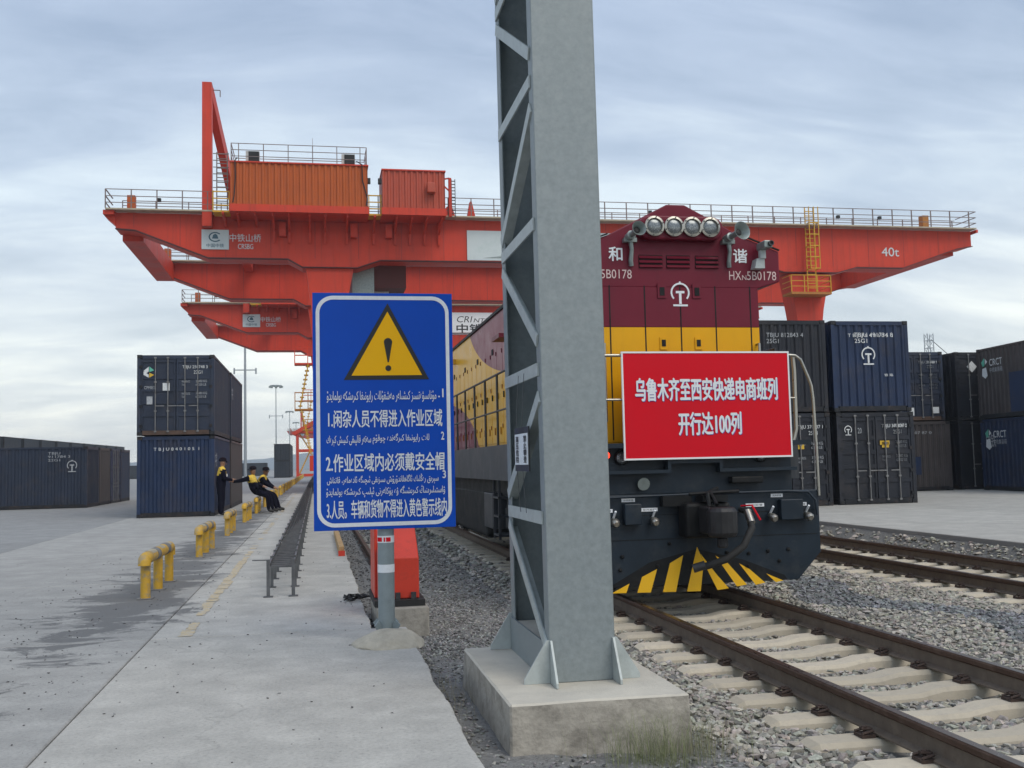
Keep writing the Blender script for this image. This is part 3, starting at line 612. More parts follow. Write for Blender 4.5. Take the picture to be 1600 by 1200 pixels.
# plinth
pl = thing('concrete_plinth', 'weathered concrete block under the galvanised mast', 'plinth', (1.66, 7.0, -.3))
bm = bmesh.new(); bmesh.ops.create_cube(bm, size=1); bmesh.ops.subdivide_edges(bm, edges=bm.edges, cuts=14, use_grid_fill=True)
for v in bm.verts:
    x, y, z = v.co; tp = 1-.015*(z+.5)
    q = Vector((x*1.13*tp, y*1.97*tp, (z+.5)*.62)); k = .012*mn.noise(q*3)+.005*mn.noise(q*11)
    if z < .49: q += Vector((x, y, 0)).normalized()*k
    else: q.z += k*.5
    v.co = q+Vector((0, .015, -.22))
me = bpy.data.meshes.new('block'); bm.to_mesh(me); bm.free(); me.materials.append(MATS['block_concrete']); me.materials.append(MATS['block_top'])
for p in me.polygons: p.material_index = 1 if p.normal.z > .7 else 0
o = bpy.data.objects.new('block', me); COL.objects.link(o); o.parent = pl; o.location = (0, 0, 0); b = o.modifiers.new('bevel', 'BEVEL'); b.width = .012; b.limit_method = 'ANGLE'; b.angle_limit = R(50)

# ================================================================== CRANE RAIL END STOP
st = thing('end_stop', 'red steel crane buffer on a black pad behind the sign post', 'buffer stop', (.86, 11, -.1))
mb = MB(); mb.prism([(10.6, .165), (10.6, .575), (11.35, 1.12), (11.55, 1.12), (11.55, .165)], 'x', .60, 1.02); mb.build('housing', 'stop_red', st, bevel=.012)
mb = MB(); mb.box(.575, .60, 10.75, 11.5, .165, .93); mb.build('side_plate', 'stop_red', st, bevel=.006)
mb = MB(); mb.box(.56, 1.07, 10.5, 11.6, .10, .163); mb.build('pad', 'rubber', st)
mb = MB()
for x in (.66, .80, .96): mb.box(x-.025, x+.025, 10.56, 10.60, .165, .23)
mb.build('bolt', 'dark_steel', st)
mb = MB(); mb.box(.58, 1.10, 10.42, 11.62, -.4, .098); mb.build('concrete_foot', 'block_concrete', st, bevel=.015)

# ================================================================== PIPE GUARD RAILS ALONG THE APRON
def bollard_proto():
    t = thing('guard_rail', '', 'guard rail', (0, 0, 0), 'yellow pipe guard rails along the apron')
    for k in range(3): MB().lathe([(.058, 0), (.058, .46)], (0, .08+.95*k, 0), n=14).build('leg', 'bollard_yellow', t, smooth=40)
    mb = MB(); r = .075; zt = .475
    pts = [(0, .0, .40), (0, .0, .43), (0, .018, .463), (0, .055, zt), (0, .12, zt+.003), (0, .48, zt+.003), (0, 1.0, zt+.003), (0, 1.6, zt+.003), (0, 1.95, zt), (0, 2.015, .463), (0, 2.035, .43), (0, 2.035, .36)]
    mb.path(pts, r, 16); pipe = mb.build('pipe', 'bollard_yellow', t, smooth=50)
    mb = MB()
    for a0 in ((.25, .62), (.95, 1.25), (1.5, 1.85)): 
        ks = [R(35+110*k/8) for k in range(9)]; rr_ = r+.002; m_ = 6
        vs = [(rr_*math.cos(q), a0[0]+(a0[1]-a0[0])*j/m_, zt+.003+rr_*math.sin(q)) for j in range(m_+1) for q in ks]
        mb.add(vs, [(j*9+i, j*9+i+1, (j+1)*9+i+1, (j+1)*9+i) for j in range(m_) for i in range(8)])
    mb.build('worn_top', 'bollard_worn', pipe, smooth=60)
    for y in (.58, 1.42): MB().tube((0, y, zt+.003), (0, y+.24, zt+.003), r+.004, 16).build('grey_band', 'bollard_band', pipe, smooth=40)
    for k in range(3): MB().box(-.09, .09, -.01+.95*k, .17+.95*k, .0, .012).build('base_plate', 'bollard_band', t)
    return t
bp0 = bollard_proto(); ordn = ['nearest', 'second nearest', 'third nearest', 'fourth nearest', 'fifth nearest', 'sixth nearest', 'seventh nearest', 'eighth nearest', 'ninth nearest', 'tenth nearest']
for i in range(26):
    o = bp0 if i == 0 else copy_tree(bp0)
    place(o, (-2.02, 12.9+5.7*i, 0), R(random.uniform(-1, 1)))
    o['label'] = (ordn[i]+' yellow pipe guard rail'+(' with the two seated men on it' if i == 4 else ' along the apron') if i < 10 else 'small distant yellow pipe guard rail in the row towards the far crane')

# ================================================================== CABLE LADDER
ct = thing('cable_ladder', 'long low steel cable ladder on short posts running down the apron', 'cable ladder', (-.43, 12.6, 0))
def zt_(y): return .40
for x in (-.575, -.285):
    mb = MB(); mb.box(x-.012, x+.012, 12.62, 165, .335, .375); mb.build('side_rail', 'tray_steel', ct)
    y = 12.6; k = 0
    while y < 95:
        mb = MB(); mb.box(x-.02, x+.02, y-.02, y+.02, 0, .44 if k == 0 else .40); mb.box(x-.055, x+.055, y-.05, y+.05, .001, .012)
        mb.build('post', 'tray_steel', ct, label=None); y += 1.0 if k < 4 else 1.6; k += 1
y = 13.05
for k in range(190):
    mb = MB(); mb.box(-.562, -.298, y, y+.04, .30, .325); mb.build('rung', 'tray_steel', ct); y += .27
mb = MB()
while y < 165: mb.box(-.562, -.298, y, y+.05, .262, .285); y += .3
tag(mb.build('far_rungs', 'tray_steel', ct), kind='stuff')
mb = MB()
for k in range(5): mb.path([(-.53+.05*k, 19+1.5*k, .30)]+[(-.53+.05*k+.012*math.sin(j*1.3+k), 27+4*j, .345+.004*k) for j in range(30)], .018, 6)
mb.build('cable', 'rubber', ct, smooth=60)
mb = MB(); mb.tube((-.76, 12.62, .435), (-.56, 12.6, .435), .008, 6); mb.build('loose_rod', 'tray_steel', ct)
# timber wedge
wd = thing('timber_piece', 'short length of timber lying on the apron by the crane rail', 'timber', (.42, 19, 0))
mb = MB(); mb.prism([(17.9, 0), (17.9, .16), (23.5, .14), (23.5, 0)], 'x', .36, .45); mb.build('timber', 'wood', wd, bevel=.006)
mb = MB(); mb.box(.35, .46, 17.86, 17.895, .0, .09); mb.build('painted_end', 'stop_red', wd)
# dark rag of loose cable on the edge
rg = MB(); rr = random.Random(8)
for k in range(5): rg.path([(.30+.07*j+rr.uniform(-.02, .02), 11.9+rr.uniform(-.2, .2)+.05*k, .02+abs(rr.uniform(0, .035))) for j in range(5)], [.008, .014, .012, .012, .006], 6)
tag(rg.build('cable_scrap', 'rubber', smooth=60), 'dark scrap of cable lying at the apron edge left of the sign post', 'cable')

# ================================================================== GRASS AT THE PLINTH
def tuft(name, cx, cy, sx, sy, n, h, m, label, seed, z0=-.24):
    rr = random.Random(seed); mb = MB()
    for k in range(n):
        x = cx+rr.gauss(0, sx); y = cy+rr.gauss(0, sy); hh = h*rr.uniform(.35, 1); a = rr.uniform(0, 2*PI); ln = hh*rr.uniform(.15, .65); w_ = rr.uniform(.0007, .0016)
        dx, dy = math.cos(a)*ln, math.sin(a)*ln; px_, py_ = -math.sin(a)*w_, math.cos(a)*w_
        vs = []
        for j in range(4):
            u = j/3; wj = 1-u*.8; vs += [(x+dx*u*u-px_*wj, y+dy*u*u-py_*wj, z0+hh*(u-.25*u*u*u)), (x+dx*u*u+px_*wj, y+dy*u*u+py_*wj, z0+hh*(u-.25*u*u*u))]
        mb.add(vs, [(0, 1, 3, 2), (2, 3, 5, 4), (4, 5, 7, 6)])
    return tag(mb.build(name, m), label, 'grass', kind='stuff')
tuft('weeds', 1.93, 5.82, .17, .09, 480, .42, 'grass', 'thin green weeds growing against the front of the concrete plinth', 3)
tuft('weeds', 2.25, 6.0, .10, .12, 220, .30, 'dry_grass', 'dry pale weeds at the right corner of the concrete plinth', 4)
tuft('weeds', .93, 7.6, .07, .3, 130, .30, 'dry_grass', 'sparse dry weed bending over the apron edge', 5)
# ================================================================== SHIPPING CONTAINERS
CW, CL, CH = 2.438, 6.058, 2.65
def corr(n, a0, a1, d):
    """trapezoid corrugation: list of (a, depth) along a wall"""
    p = (a1-a0)/n; o = []
    for k in range(n):
        b = a0+p*k; o += [(b, 0), (b+p*.30, 0), (b+p*.45, d), (b+p*.85, d)]
    return o+[(a1, 0)]
def wall(pts, f, z0, z1, m, t, name):
    mb = MB(); n = len(pts); mb.add([f(a, d, z0) for a, d in pts]+[f(a, d, z1) for a, d in pts], [(i, i+1, n+i+1, n+i) for i in range(n-1)]); return mb.build(name, m, t)
def container_proto(m, full=True, seed=0):
    t = thing('shipping_container', '', 'container', (0, 0, 0)); h = CW/2; rr = random.Random(seed)
    wall(corr(22, .1, CL-.1, .036), lambda a, d, z: (-h+.012+d, a, z), .16, CH-.09, m, t, 'side_wall'); wall(corr(22, .1, CL-.1, .036), lambda a, d, z: (h-.012-d, a, z), .16, CH-.09, m, t, 'side_wall')
    wall(corr(9, -h+.1, h-.1, .045), lambda a, d, z: (a, CL-.012-d, z), .16, CH-.10, m, t, 'end_wall')
    wall(corr(26, .06, CL-.06, .02), lambda a, d, z: (z, a, CH-.028-d), -h+.06, h-.06, m, t, 'roof')
    MB().box(-h+.03, h-.03, .05, CL-.05, .10, .155).build('floor', 'container_frame', t)
    fr = 'container_frame'
    if full:
        for x in (-h, h-.11):
            for y in (0, CL-.11): MB().box(x, x+.11, y, y+.11, .118, CH-.118).build('corner_post', m, t)
        for x in (-h, h-.06): MB().box(x, x+.06, .17, CL-.17, .02, .16).build('bottom_rail', fr, t); MB().box(x, x+.06, .17, CL-.17, CH-.085, CH-.012).build('top_rail', m, t)
        for y, nm in ((.004, 'bottom_sill'), (CL-.084, 'bottom_sill')): MB().box(-h+.17, h-.17, y, y+.08, .02, .16).build(nm, 'container_rust' if seed % 2 else fr, t)
        for y in (.004, CL-.084): MB().box(-h+.17, h-.17, y, y+.08, CH-.13, CH-.012).build('top_header', m, t)
        for x in (-h-.003, h-.159):
            for y in (-.003, CL-.172):
                for z in (0, CH-.118):
                    c = MB().box(x, x+.162, y, y+.175, z, z+.118).build('corner_casting', fr, t, bevel=.01)
                    yy = y-.002 if y < 1 else y+.177
                    MB().poly([(x+.081+.035*math.cos(2*PI*k/12), yy, z+.06+.028*math.sin(2*PI*k/12)) for k in range(12)]).build('hole', 'black', c)
        # doors: two leaves with pressed panels, four locking bars
        for s in (-1, 1):
            xa, xb = (-h+.115, -.012) if s < 0 else (.012, h-.115)
            mb = MB(); mb.box(xa, xb, .05, .075, .165, CH-.135)
            rows = [(.19, .62), (.74, 1.03), (1.15, 1.44), (1.56, 1.85), (1.97, 2.40)]
            zprev = .165
            for z0, z1 in rows: mb.box(xa, xb, .022, .0495, zprev, z0); zprev = z1
            mb.box(xa, xb, .022, .0495, zprev, CH-.135)
            for z0, z1 in rows: mb.box(xa, xa+.06, .0225, .0495, z0+.002, z1-.002); mb.box(xb-.06, xb, .0225, .0495, z0+.002, z1-.002)
            d = mb.build('door', m, t)
            for x in (xa+(xb-xa)*(.42 if s < 0 else .25), xa+(xb-xa)*(.78 if s < 0 else .62)):
                mb = MB(); mb.tube((x, -.012, .10), (x, -.012, CH-.07), .018, 8)
                for z in (.13, .8, 1.75, CH-.10): mb.box(x-.04, x+.04, -.03, .021, z-.025, z+.025)
                mb.build('locking_bar', 'container_lock', d, smooth=40)
                mb = MB(); mb.box(min(x, x-.28*s), max(x, x-.28*s), -.042, -.03, .95, .98); mb.build('handle', 'container_lock', d)
            for z in (.3, .95, 1.6, 2.25):
                xh = xa if s < 0 else xb; MB().box(xh-.05, xh+.05, -.006, .0215, z-.05, z+.05).build('hinge', fr, d)
    else:
        mb = MB()
        for x in (-h, h-.1):
            for y in (0, CL-.1): mb.box(x, x+.1, y, y+.1, 0, CH)
        for x in (-h, h-.06): mb.box(x, x+.06, .1, CL-.1, .02, .16); mb.box(x, x+.06, .1, CL-.1, CH-.085, CH-.012)
        for y in (0, CL-.08): mb.box(-h+.1, h-.1, y, y+.08, .02, .16); mb.box(-h+.1, h-.1, y, y+.08, CH-.12, CH-.012)
        mb.build('frame', fr, t)
        MB().box(-h+.1, h-.1, .04, .075, .16, CH-.12).build('door', m, t)
    return t
mat('container_lock', (0.20, 0.20, 0.20), .5, metal=.5, var=.3, scale=8, dirt=.5, dcol=(.12, .08, .06), dscale=6)
PRO = {}
def container(m, loc, label, face='door', rz=0, full=True, seed=0, group=None):
    """loc = ground point under the middle of the face turned to the camera"""
    key = (m, full, seed % 2)
    if key not in PRO: PRO[key] = [container_proto(m, full, seed), False]
    p, used = PRO[key]; o = copy_tree(p) if used else p; PRO[key][1] = True
    OFF[o] = Vector((0, 0, 0))
    if face == 'door': place(o, loc, rz)
    else:
        e = Matrix.Rotation(rz, 4, 'Z') @ Vector((0, CL, 0)); place(o, (loc[0]+e.x, loc[1]+e.y, loc[2]), rz+PI)
    o['label'] = label
    if group: o['group'] = group
    return o
# lettering on a container is built in the container's own frame: flip=True for the blank end
def clet(o, body, u0, u1, z0, z1, m='decal_white', end='door', bold=.0):
    """u measured from the left edge of the face as seen"""
    q = letters(body, u0-CW/2, u1-CW/2, z0, z1, -.003 if end == 'door' else -.004, m, None, bold=bold)
    q.parent = o
    if end != 'door': q.rotation_euler = (0, 0, PI); q.location = (0, CL, 0)
    else: q.location = (0, .02, 0)
    return q
def clogo(o, u, z, h, m='decal_white', end='door'):
    q = rail_emblem(u-CW/2, z, h, -.006, m, None); q.parent = o
    if end != 'door': q.rotation_euler = (0, 0, PI); q.location = (0, CL, 0)
    else: q.location = (0, .02, 0)
def crect(o, u0, u1, z0, z1, m, end='door', y=-.005):
    q = MB().poly([(u0-CW/2, y, z0), (u1-CW/2, y, z0), (u1-CW/2, y, z1), (u0-CW/2, y, z1)]).build('plate', m, None); q.parent = o
    if end != 'door': q.rotation_euler = (0, 0, PI); q.location = (0, CL, 0)
    else: q.location = (0, .02, 0)
def cdoor_text(o, num, typ, sc=1):
    clet(o, num, 1.42, 2.22, 2.17, 2.30); clet(o, typ, 1.78, 2.05, 2.02, 2.13)
    for z in (1.62, 1.22): 
        clet(o, 'MAX GROSS\nTARE', 1.40, 1.66, z, z+.18, 'decal_faded'); clet(o, '30480 KG\n67200 LB', 1.84, 2.20, z, z+.20, 'decal_faded')
def side_let(o, body, u0, u1, z0, z1, m='decal_white', end='right'):
    """lettering on the wall facing +x (right) or -x of an unrotated container; u from the near end"""
    q = letters(body, u0, u1, z0, z1, 0, m, None); q.parent = o
    q.rotation_euler = (0, 0, PI/2 if end == 'right' else -PI/2); q.location = (CW/2-.008 if end == 'right' else -CW/2+.008, 0 if end == 'right' else CL, 0); return q
# --- stack by the standing man
u_ = container('container_navy', (-4.53, 35.05, CH+.02), 'upper dark navy container with door end facing, on the stack beside the standing man', 'door', seed=1)
cdoor_text(u_, 'TBJU 250748 3', '22G1'); clet(u_, 'CPMIET', .22, .56, 1.52, 1.62, 'decal_faded'); crect(u_, .80, 1.02, 1.47, 1.72, 'decal_white'); crect(u_, .30, .48, 1.02, 1.28, 'decal_faded')
for pts, m in (([(.20, 2.12), (.36, 2.26), (.36, 2.10), (.28, 2.04)], 'decal_white'), ([(.38, 2.27), (.53, 2.14), (.38, 2.08)], 'decal_green'), ([(.20, 2.10), (.20, 1.99), (.36, 1.90), (.36, 2.0)], 'decal_white'), ([(.38, 1.90), (.53, 1.99), (.38, 2.06)], 'decal_yellow')):
    q = MB().poly([(u-CW/2, -.006, z) for u, z in pts]).build('emblem', m, None); q.parent = u_; q.location = (0, .02, 0)
l_ = container('container_blue', (-4.53, 35.10, 0), 'lower blue container with ribbed blank end behind the standing man', 'blank')
clet(l_, 'T B J U 8 4 0 1 0 5  1', .52, 1.95, 2.14, 2.27, 'decal_white', 'blank')
container('container_brown', (-4.50, 41.5, 0), 'lower brownish container just behind the blue one in the left stack', 'blank'); b_ = container('container_navy', (-4.50, 41.5, CH+.02), 'upper dark container just behind the top one in the left stack', 'blank', seed=1)
for o in (l_, b_): side_let(o, '中铁', .35, 1.0, 1.6, 2.1, 'decal_faded', 'left')
# --- row at the far left, long sides facing the camera
cols = ['container_navy', 'container_brown', 'container_blue', 'container_navy']; lab = ['dark blue container lying across at the far left, nearest of its row', 'brownish container second in the row at the far left', 'blue container third in the row at the far left', 'navy container last in the row at the far left']
for k in range(4):
    o = container(cols[k], (-9.75, 48.3+2.62*k, 0), lab[k], 'door' if k == 2 else 'blank', rz=PI/2, seed=0)
    if k == 0:
        q = rail_emblem(0, 1.80, .50, 0, 'decal_faded', None); q.parent = o; 
        q.rotation_euler = (0, 0, PI/2 ); q.location = (CW/2+.004, CL-.62, 0)
        a = letters('TBJU\n911784 3\n22G1', -.45, .45, 2.02, 2.42, 0, 'decal_faded', None); a.parent = o; a.rotation_euler = (0, 0, PI/2); a.location = (CW/2+.004, CL-1.15, 0)
container('container_far', (-16.2, 48.3, 0), 'dark container left of the nearest one at the far left', 'blank', rz=PI/2, full=False)
for k in range(11):
    for z in (0, CH+.01): container('container_far', (-32.4+.2*k, 98+6.3*k, z), 'distant dark container in the two-high row receding beyond the far left group', 'blank', full=False, group='two-high row beyond the far left group')
for k in range(4):
    container('container_far', (-35.2-2.6*k, 97+2*k, 0), 'distant dark container end left of the two-high row', 'blank', full=False, group='container ends left of the two-high row'); container('container_far', (-35.2-2.6*k, 97+2*k, CH+.01), 'distant dark upper container end left of the two-high row', 'blank', full=False, group='upper container ends left of the two-high row')
# --- far two-high stack beside the guard rails, and the long dark row behind
for k, (y, z) in enumerate([(165, 0), (165, CH+.01), (172, 0), (172, CH+.01), (179, 0), (179, CH+.01)]):
    o = container('container_far', (-5.35, y, z), ['bottom container of the far two-high stack at the end of the guard rails', 'top container of the far two-high stack at the end of the guard rails'][k % 2] if k < 2 else 'container behind the front pair of the far stack', 'blank', full=False, group='far stack by the guard rails')
for k in range(14):
    container('container_far', (-10-6.2*(k % 7), 215+2.7*(k//7), 0), 'far dark container in the long low row on the horizon', 'blank', rz=PI/2, full=False, group='long low row of containers on the horizon')
# --- right hand yard
RY = 27.1
o = container('container_black', (13.22, RY, RZ), 'lower black container with door end, nearest right of the locomotive', 'door'); cdoor_text(o, 'TBJU 370037 1', '25G1'); crect(o, 1.40, 1.62, 1.62, 1.78, 'decal_yellow', y=-.008)
o = container('container_black', (13.20, RY, RZ+CH+.02), 'upper black container with ribbed end, nearest right of the locomotive', 'blank'); clet(o, 'TBJU 812843 4\n25G1', .62, 1.75, 1.98, 2.28, 'decal_faded', 'blank')
o = container('container_black', (15.92, RY+.1, RZ), 'lower black container with barred doors and white railway emblem', 'door'); cdoor_text(o, 'TBJU 340326 0', '25G1'); clogo(o, .36, 2.13, .28); clet(o, '20', .66, .78, 2.04, 2.2, 'decal_faded'); crect(o, 1.34, 1.64, 1.70, 1.82, 'decal_yellow', y=-.008)
o = container('container_blue', (15.88, RY+.1, RZ+CH+.02), 'upper navy container with ribbed end and large railway emblem', 'blank'); clet(o, 'TBJU 491734 8\n25G1', .72, 1.95, 2.0, 2.3, 'decal_white', 'blank'); clogo(o, 1.14, 1.62, .52, end='blank'); clet(o, '铁 路', 1.62, 1.90, 1.02, 1.10, 'decal_white', 'blank')
o = container('container_brown', (22.6, 35.4, RZ), 'lower brown container with ribbed end and blue patch behind the emblem stack', 'blank'); crect(o, .3, 1.15, .62, 1.3, 'container_blue', 'blank', y=-.002); clet(o, 'TB 44 07 87 0', .3, 1.65, 2.16, 2.26, 'decal_faded', 'blank')
o = container('container_navy', (22.5, 35.5, RZ+CH+.02), 'upper dark container with doors behind the emblem stack', 'door', seed=1); cdoor_text(o, 'TBJU 289014 5', '22G1'); crect(o, .95, 1.15, .2, .5, 'decal_white'); crect(o, 1.9, 2.2, .28, .52, 'decal_white')
for z, nm in ((RZ, 'lower'), (RZ+CH+.02, 'upper')):
    o = container('container_black', (25.55, 35.6, z), nm+' black container in the dark gap left of the rightmost stack', 'door')
    if z > 1: clet(o, '◆', .5, .95, 1.85, 2.3)
for z, nm, m in ((RZ, 'lower navy', 'container_blue'), (RZ+CH+.02, 'upper brown', 'container_brown')):
    o = container(m, (25.35, 28.75, z), nm+' container of the rightmost stack, long side with white logo facing', 'door', rz=R(-6))
    side_let(o, 'CRCT', .85, 1.7, 1.95, 2.2, 'decal_white', 'left'); side_let(o, '中铁集装箱', .85, 1.7, 1.70, 1.88, 'decal_faded', 'left')
    for pts, mm in (([(.30, 2.12), (.52, 2.28), (.52, 2.0), (.40, 1.95)], 'decal_green'), ([(.56, 2.26), (.72, 2.12), (.56, 2.02)], 'decal_white'), ([(.32, 1.62), (.36, 1.88), (.62, 1.92), (.70, 1.60), (.54, 1.5)], 'decal_white')):
        q = MB().poly([(a, 0, b) for a, b in pts]).build('emblem', mm, None); q.parent = o; q.rotation_euler = (0, 0, -PI/2); q.location = (-CW/2+.006, CL, 0)
    if z > 1:
        q = MB().poly([(2.1, 0, .18), (5.6, 0, .18), (5.6, 0, 1.6), (2.1, 0, 1.6)]).build('repaired_patch', 'container_blue', None); q.parent = o; q.rotation_euler = (0, 0, -PI/2); q.location = (-CW/2+.008, CL, 0)

# ================================================================== GANTRY CRANE
def crane(Yc):
    t = thing('gantry_crane', '', 'crane', (16, Yc, 0)); T = 16.6
    prof = [(-11.4, T), (44.1, T), (44.1, 15.55), (42.9, 15.35), (38.8, 13.98), (35.4, 13.98), (34.0, 13.6), (30.2, 13.6), (28.8, 13.98), (3.9, 13.98), (2.5, 13.5), (-.75, 13.5), (-1.6, 13.98), (-6.2, 13.98), (-10.3, 15.55), (-11.4, 15.62)]
    for y0, nm in ((Yc, 'front'), (Yc+15, 'rear')):
        g = MB().prism(prof, 'y', y0, y0+1.6).build('girder', 'crane_red', t)
        mb = MB(); 
        for p, q in zip(prof[2:-1], prof[3:]): 
            if q[0] < p[0]: mb.bar((p[0], y0-.03, p[1]), (q[0], y0-.03, q[1]), .3, .05)
        mb.build('bottom_flange', 'crane_dark', g)
        mb = MB()
        for k in range(-4, 17): x = 2.6*k; zb = 14.05 if -6.2 < x < 38.8 else (14.05+(x-38.8)*.36 if x > 0 else 14.05+(-6.2-x)*.40); mb.box(x-.02, x+.02, y0-.012, y0-.002, zb, T-.05)
        mb.build('seam', 'crane_seam', g)
        MB().box(-11.85, 44.05, y0-.75, y0-.002, T+.002, T+.09).build('walkway', 'walk_beige', g)
        mb = MB(); yh = y0-.7; x = -11.85
        while x < 44.1:
            mb.box(x-.03, x+.03, yh-.03, yh+.03, T+.09, T+1.2); x += 1.42
        for z in (.42, .8, 1.2): mb.box(-11.85, 44.05, yh-.02, yh+.02, T+z-.02, T+z+.02)
        for z in (.42, .8, 1.2): mb.box(-11.88, -11.82, yh, y0+1.5, T+z-.02, T+z+.02); mb.box(44.02, 44.08, yh, y0+1.5, T+z-.02, T+z+.02)
        mb.build('handrail', 'handrail', g)
        mb = MB(); yb = y0+1.55; x = -11.3
        while x < 44: mb.box(x-.025, x+.025, yb-.03, yb+.03, T+.0, T+1.1); x += 1.9
        for z in (.45, .8, 1.1): mb.box(-11.3, 44.0, yb-.02, yb+.02, T+z-.02, T+z+.02)
        mb.build('rear_handrail', 'handrail', g)
        for x in (-10.6, 40.9): MB().box(x-.22, x+.22, y0+.2, y0+.7, T+.002, T+1.1).build('trolley_buffer', 'rust_yellow' if x > 0 else 'crane_orange', g)
        mb = MB(); mb.box(-12.0, -11.4, y0-.6, y0+1.2, T-.25, T); mb.prism([(-12.0, T-.25), (-11.4, T-.25), (-11.4, 15.8)], 'y', y0-.1, y0+1.0); mb.build('end_bracket', 'crane_red', g)
        mb = MB(); mb.box(44.1, 44.25, y0-.6, y0+1.2, T-.2, T); mb.build('end_bracket', 'crane_red', g)
        # legs
        for xt0, xt1, xb0, xb1 in ((-.55, 2.3, -.15, 1.75), (30.6, 33.5, 31.1, 32.9)):
            mb = MB(); mb.prism([(xt0, 13.52), (xt1, 13.52), (xb1+.1, 11.2), (xb1, 10.5), (xb1, 2.2), (xb0, 2.2), (xb0, 10.5), (xb0-.1, 11.2)], 'y', y0+.05, y0+1.55); mb.build('leg', 'crane_red', t)
    for x in (-11.3, 42.6): MB().box(x, x+1.2, Yc+1.602, Yc+14.998, 15.25, T-.1).build('end_beam', 'crane_red', t)
    for x0 in (-.4, 30.85):
        MB().box(x0, x0+2.3, Yc-2, Yc+18.6, 1.3, 2.19).build('sill_beam', 'crane_red', t)
        for y in (Yc-1.2, Yc+1.2, Yc+15.2, Yc+17.6):
            b = MB().box(x0+.6, x0+1.7, y-.9, y+.9, .55, 1.29).build('bogie', 'crane_red', t)
            for d in (-.5, .5): MB().lathe([(.35, -.1), (.35, .1)], (x0+1.15, y+d, .42), (1, 0, 0), 16).build('wheel', 'dark_steel', b, smooth=40)
    # machine houses on brackets in front of the girder
    def house(x0, x1, z1, m, nc):
        y0, y1 = Yc-2.2, Yc+.9; z0 = T+.12
        h = wall(corr(nc, x0, x1, .07), lambda a, d, z: (a, y0+d, z), z0, z1-.08, m, t, 'machine_house')
        mb = MB(); mb.box(x0, x0+.04, y0+.1, y1, z0, z1-.1); mb.box(x1-.04, x1, y0+.1, y1, z0, z1-.1); mb.box(x0, x1, y1-.04, y1, z0, z1-.1); mb.build('house_wall', m, h)
        MB().box(x0-.05, x1+.05, y0-.05, y1+.05, z1-.08, z1).build('house_roof', 'crane_red', h)
        mb = MB(); mb.box(x0-.06, x1+.06, y0-.06, y1, z0-.42, z0-.002); mb.build('house_floor', 'crane_red', h); return h
    h1 = house(-4.76, 3.08, 19.25, 'crane_orange', 22); h2 = house(3.94, 7.66, 19.05, 'crane_house_red', 11)
    MB().box(6.55, 7.05, Yc-2.65, Yc-2.2, 17.6, 18.2).build('vent_hood', 'crane_house_red', h2, bevel=.05)
    mb = MB(); y0 = Yc-2.15
    for x in (-4.72, -4.3, -2.9, -1.5, -.1, 1.3, 2.65, 3.02): mb.box(x-.025, x+.025, y0-.02, y0+.02, 19.25, 20.3)
    for z in (19.55, 19.92, 20.3): mb.box(-4.72, 3.02, y0-.018, y0+.018, z-.018, z+.018); mb.box(-4.74, -4.70, y0, Yc+.8, z-.018, z+.018); mb.box(3.0, 3.04, y0, Yc+.8, z-.018, z+.018); mb.box(-4.72, 3.02, Yc+.78, Yc+.82, z-.018, z+.018)
    mb.tube((-.1, y0, 20.3), (-.1, y0, 20.75), .012, 5); mb.build('roof_handrail', 'handrail', h1)
    for x in (-3.5, 2.0):
        a = MB().box(x-.42, x+.36, Yc-1.9, Yc-1.5, 19.3, 19.95).build('air_conditioner', 'ac_white', h1); MB().box(x-.26, x+.34, Yc-1.93, Yc-1.902, 19.34, 19.92).build('fan_grille', 'black', a)
    mb = MB()
    for xa, xo in ((-4.5, .1), (2.75, -.3)): mb.path([(xa+xo, Yc-2.0, 19.5), (xa, Yc-2.25, 19.25), (xa+.02, Yc-2.24, 18.3), (xa-.05+(.35 if xa > 0 else 0), Yc-2.24, 17.2), (xa-.12+(.35 if xa > 0 else 0), Yc-2.24, 16.8)], .035, 6)
    mb.build('cable', 'black', h1)
    for x in (3.15, 3.80): MB().box(x-.1, x+.1, Yc-2.1, Yc-1.8, 18.2, 18.5).build('floodlight', 'black', h1)
    # brackets and junction boxes under the houses
    for x in (-5.2, -4.4, -3.4, -2.4, -1.5, -.3, .6, 1.9, 3.5, 4.8, 5.7, 6.6, 7.5):
        mb = MB(); y0 = Yc-2.0; mb.bar((x, Yc-.08, 14.95 if x > -3 else 15.85), (x, Yc-.3, T-.35), .14, .14); mb.bar((x, Yc-.1, T-.35), (x, y0, T-.35), .12, .12); mb.bar((x, Yc-.15, 15.6 if x > -3 else 15.9), (x, y0+.1, T-.4), .10, .10); mb.build('bracket', 'crane_red', t)
    for x in (-1.9, 2.3, 4.4): MB().box(x-.2, x+.2, Yc-.5, Yc-.012, 15.3, 16.1).build('junction_box', 'crane_red', t)
    # stairs and small yellow landings between houses
    for x0, x1 in ((-5.75, -4.85), (3.15, 3.86)):
        mb = MB(); mb.box(x0, x1, Yc-1.9, Yc-.8, T-.3, T-.2)
        for x in (x0, x1): mb.box(x-.03, x+.03, Yc-1.92, Yc-1.86, T-.3, T+.95)
        for z in (.1, .5, .9): mb.box(x0, x1, Yc-1.92, Yc-1.88, T+z-.03, T+z+.03)
        mb.build('landing', 'yellow_paint', t)
    mb = MB()
    for x in (-5.6, -5.0): mb.box(x-.03, x+.03, Yc-1.3, Yc-1.2, T, 20.0)
    for k in range(12): mb.box(-5.6, -5.0, Yc-1.28, Yc-1.22, T+.2+.28*k, T+.24+.28*k)
    for k in range(6): mb.box(-5.75, -4.85, Yc-1.95, Yc-1.9, 17.7+.4*k, 17.74+.4*k)
    mb.build('roof_ladder', 'handrail', t)
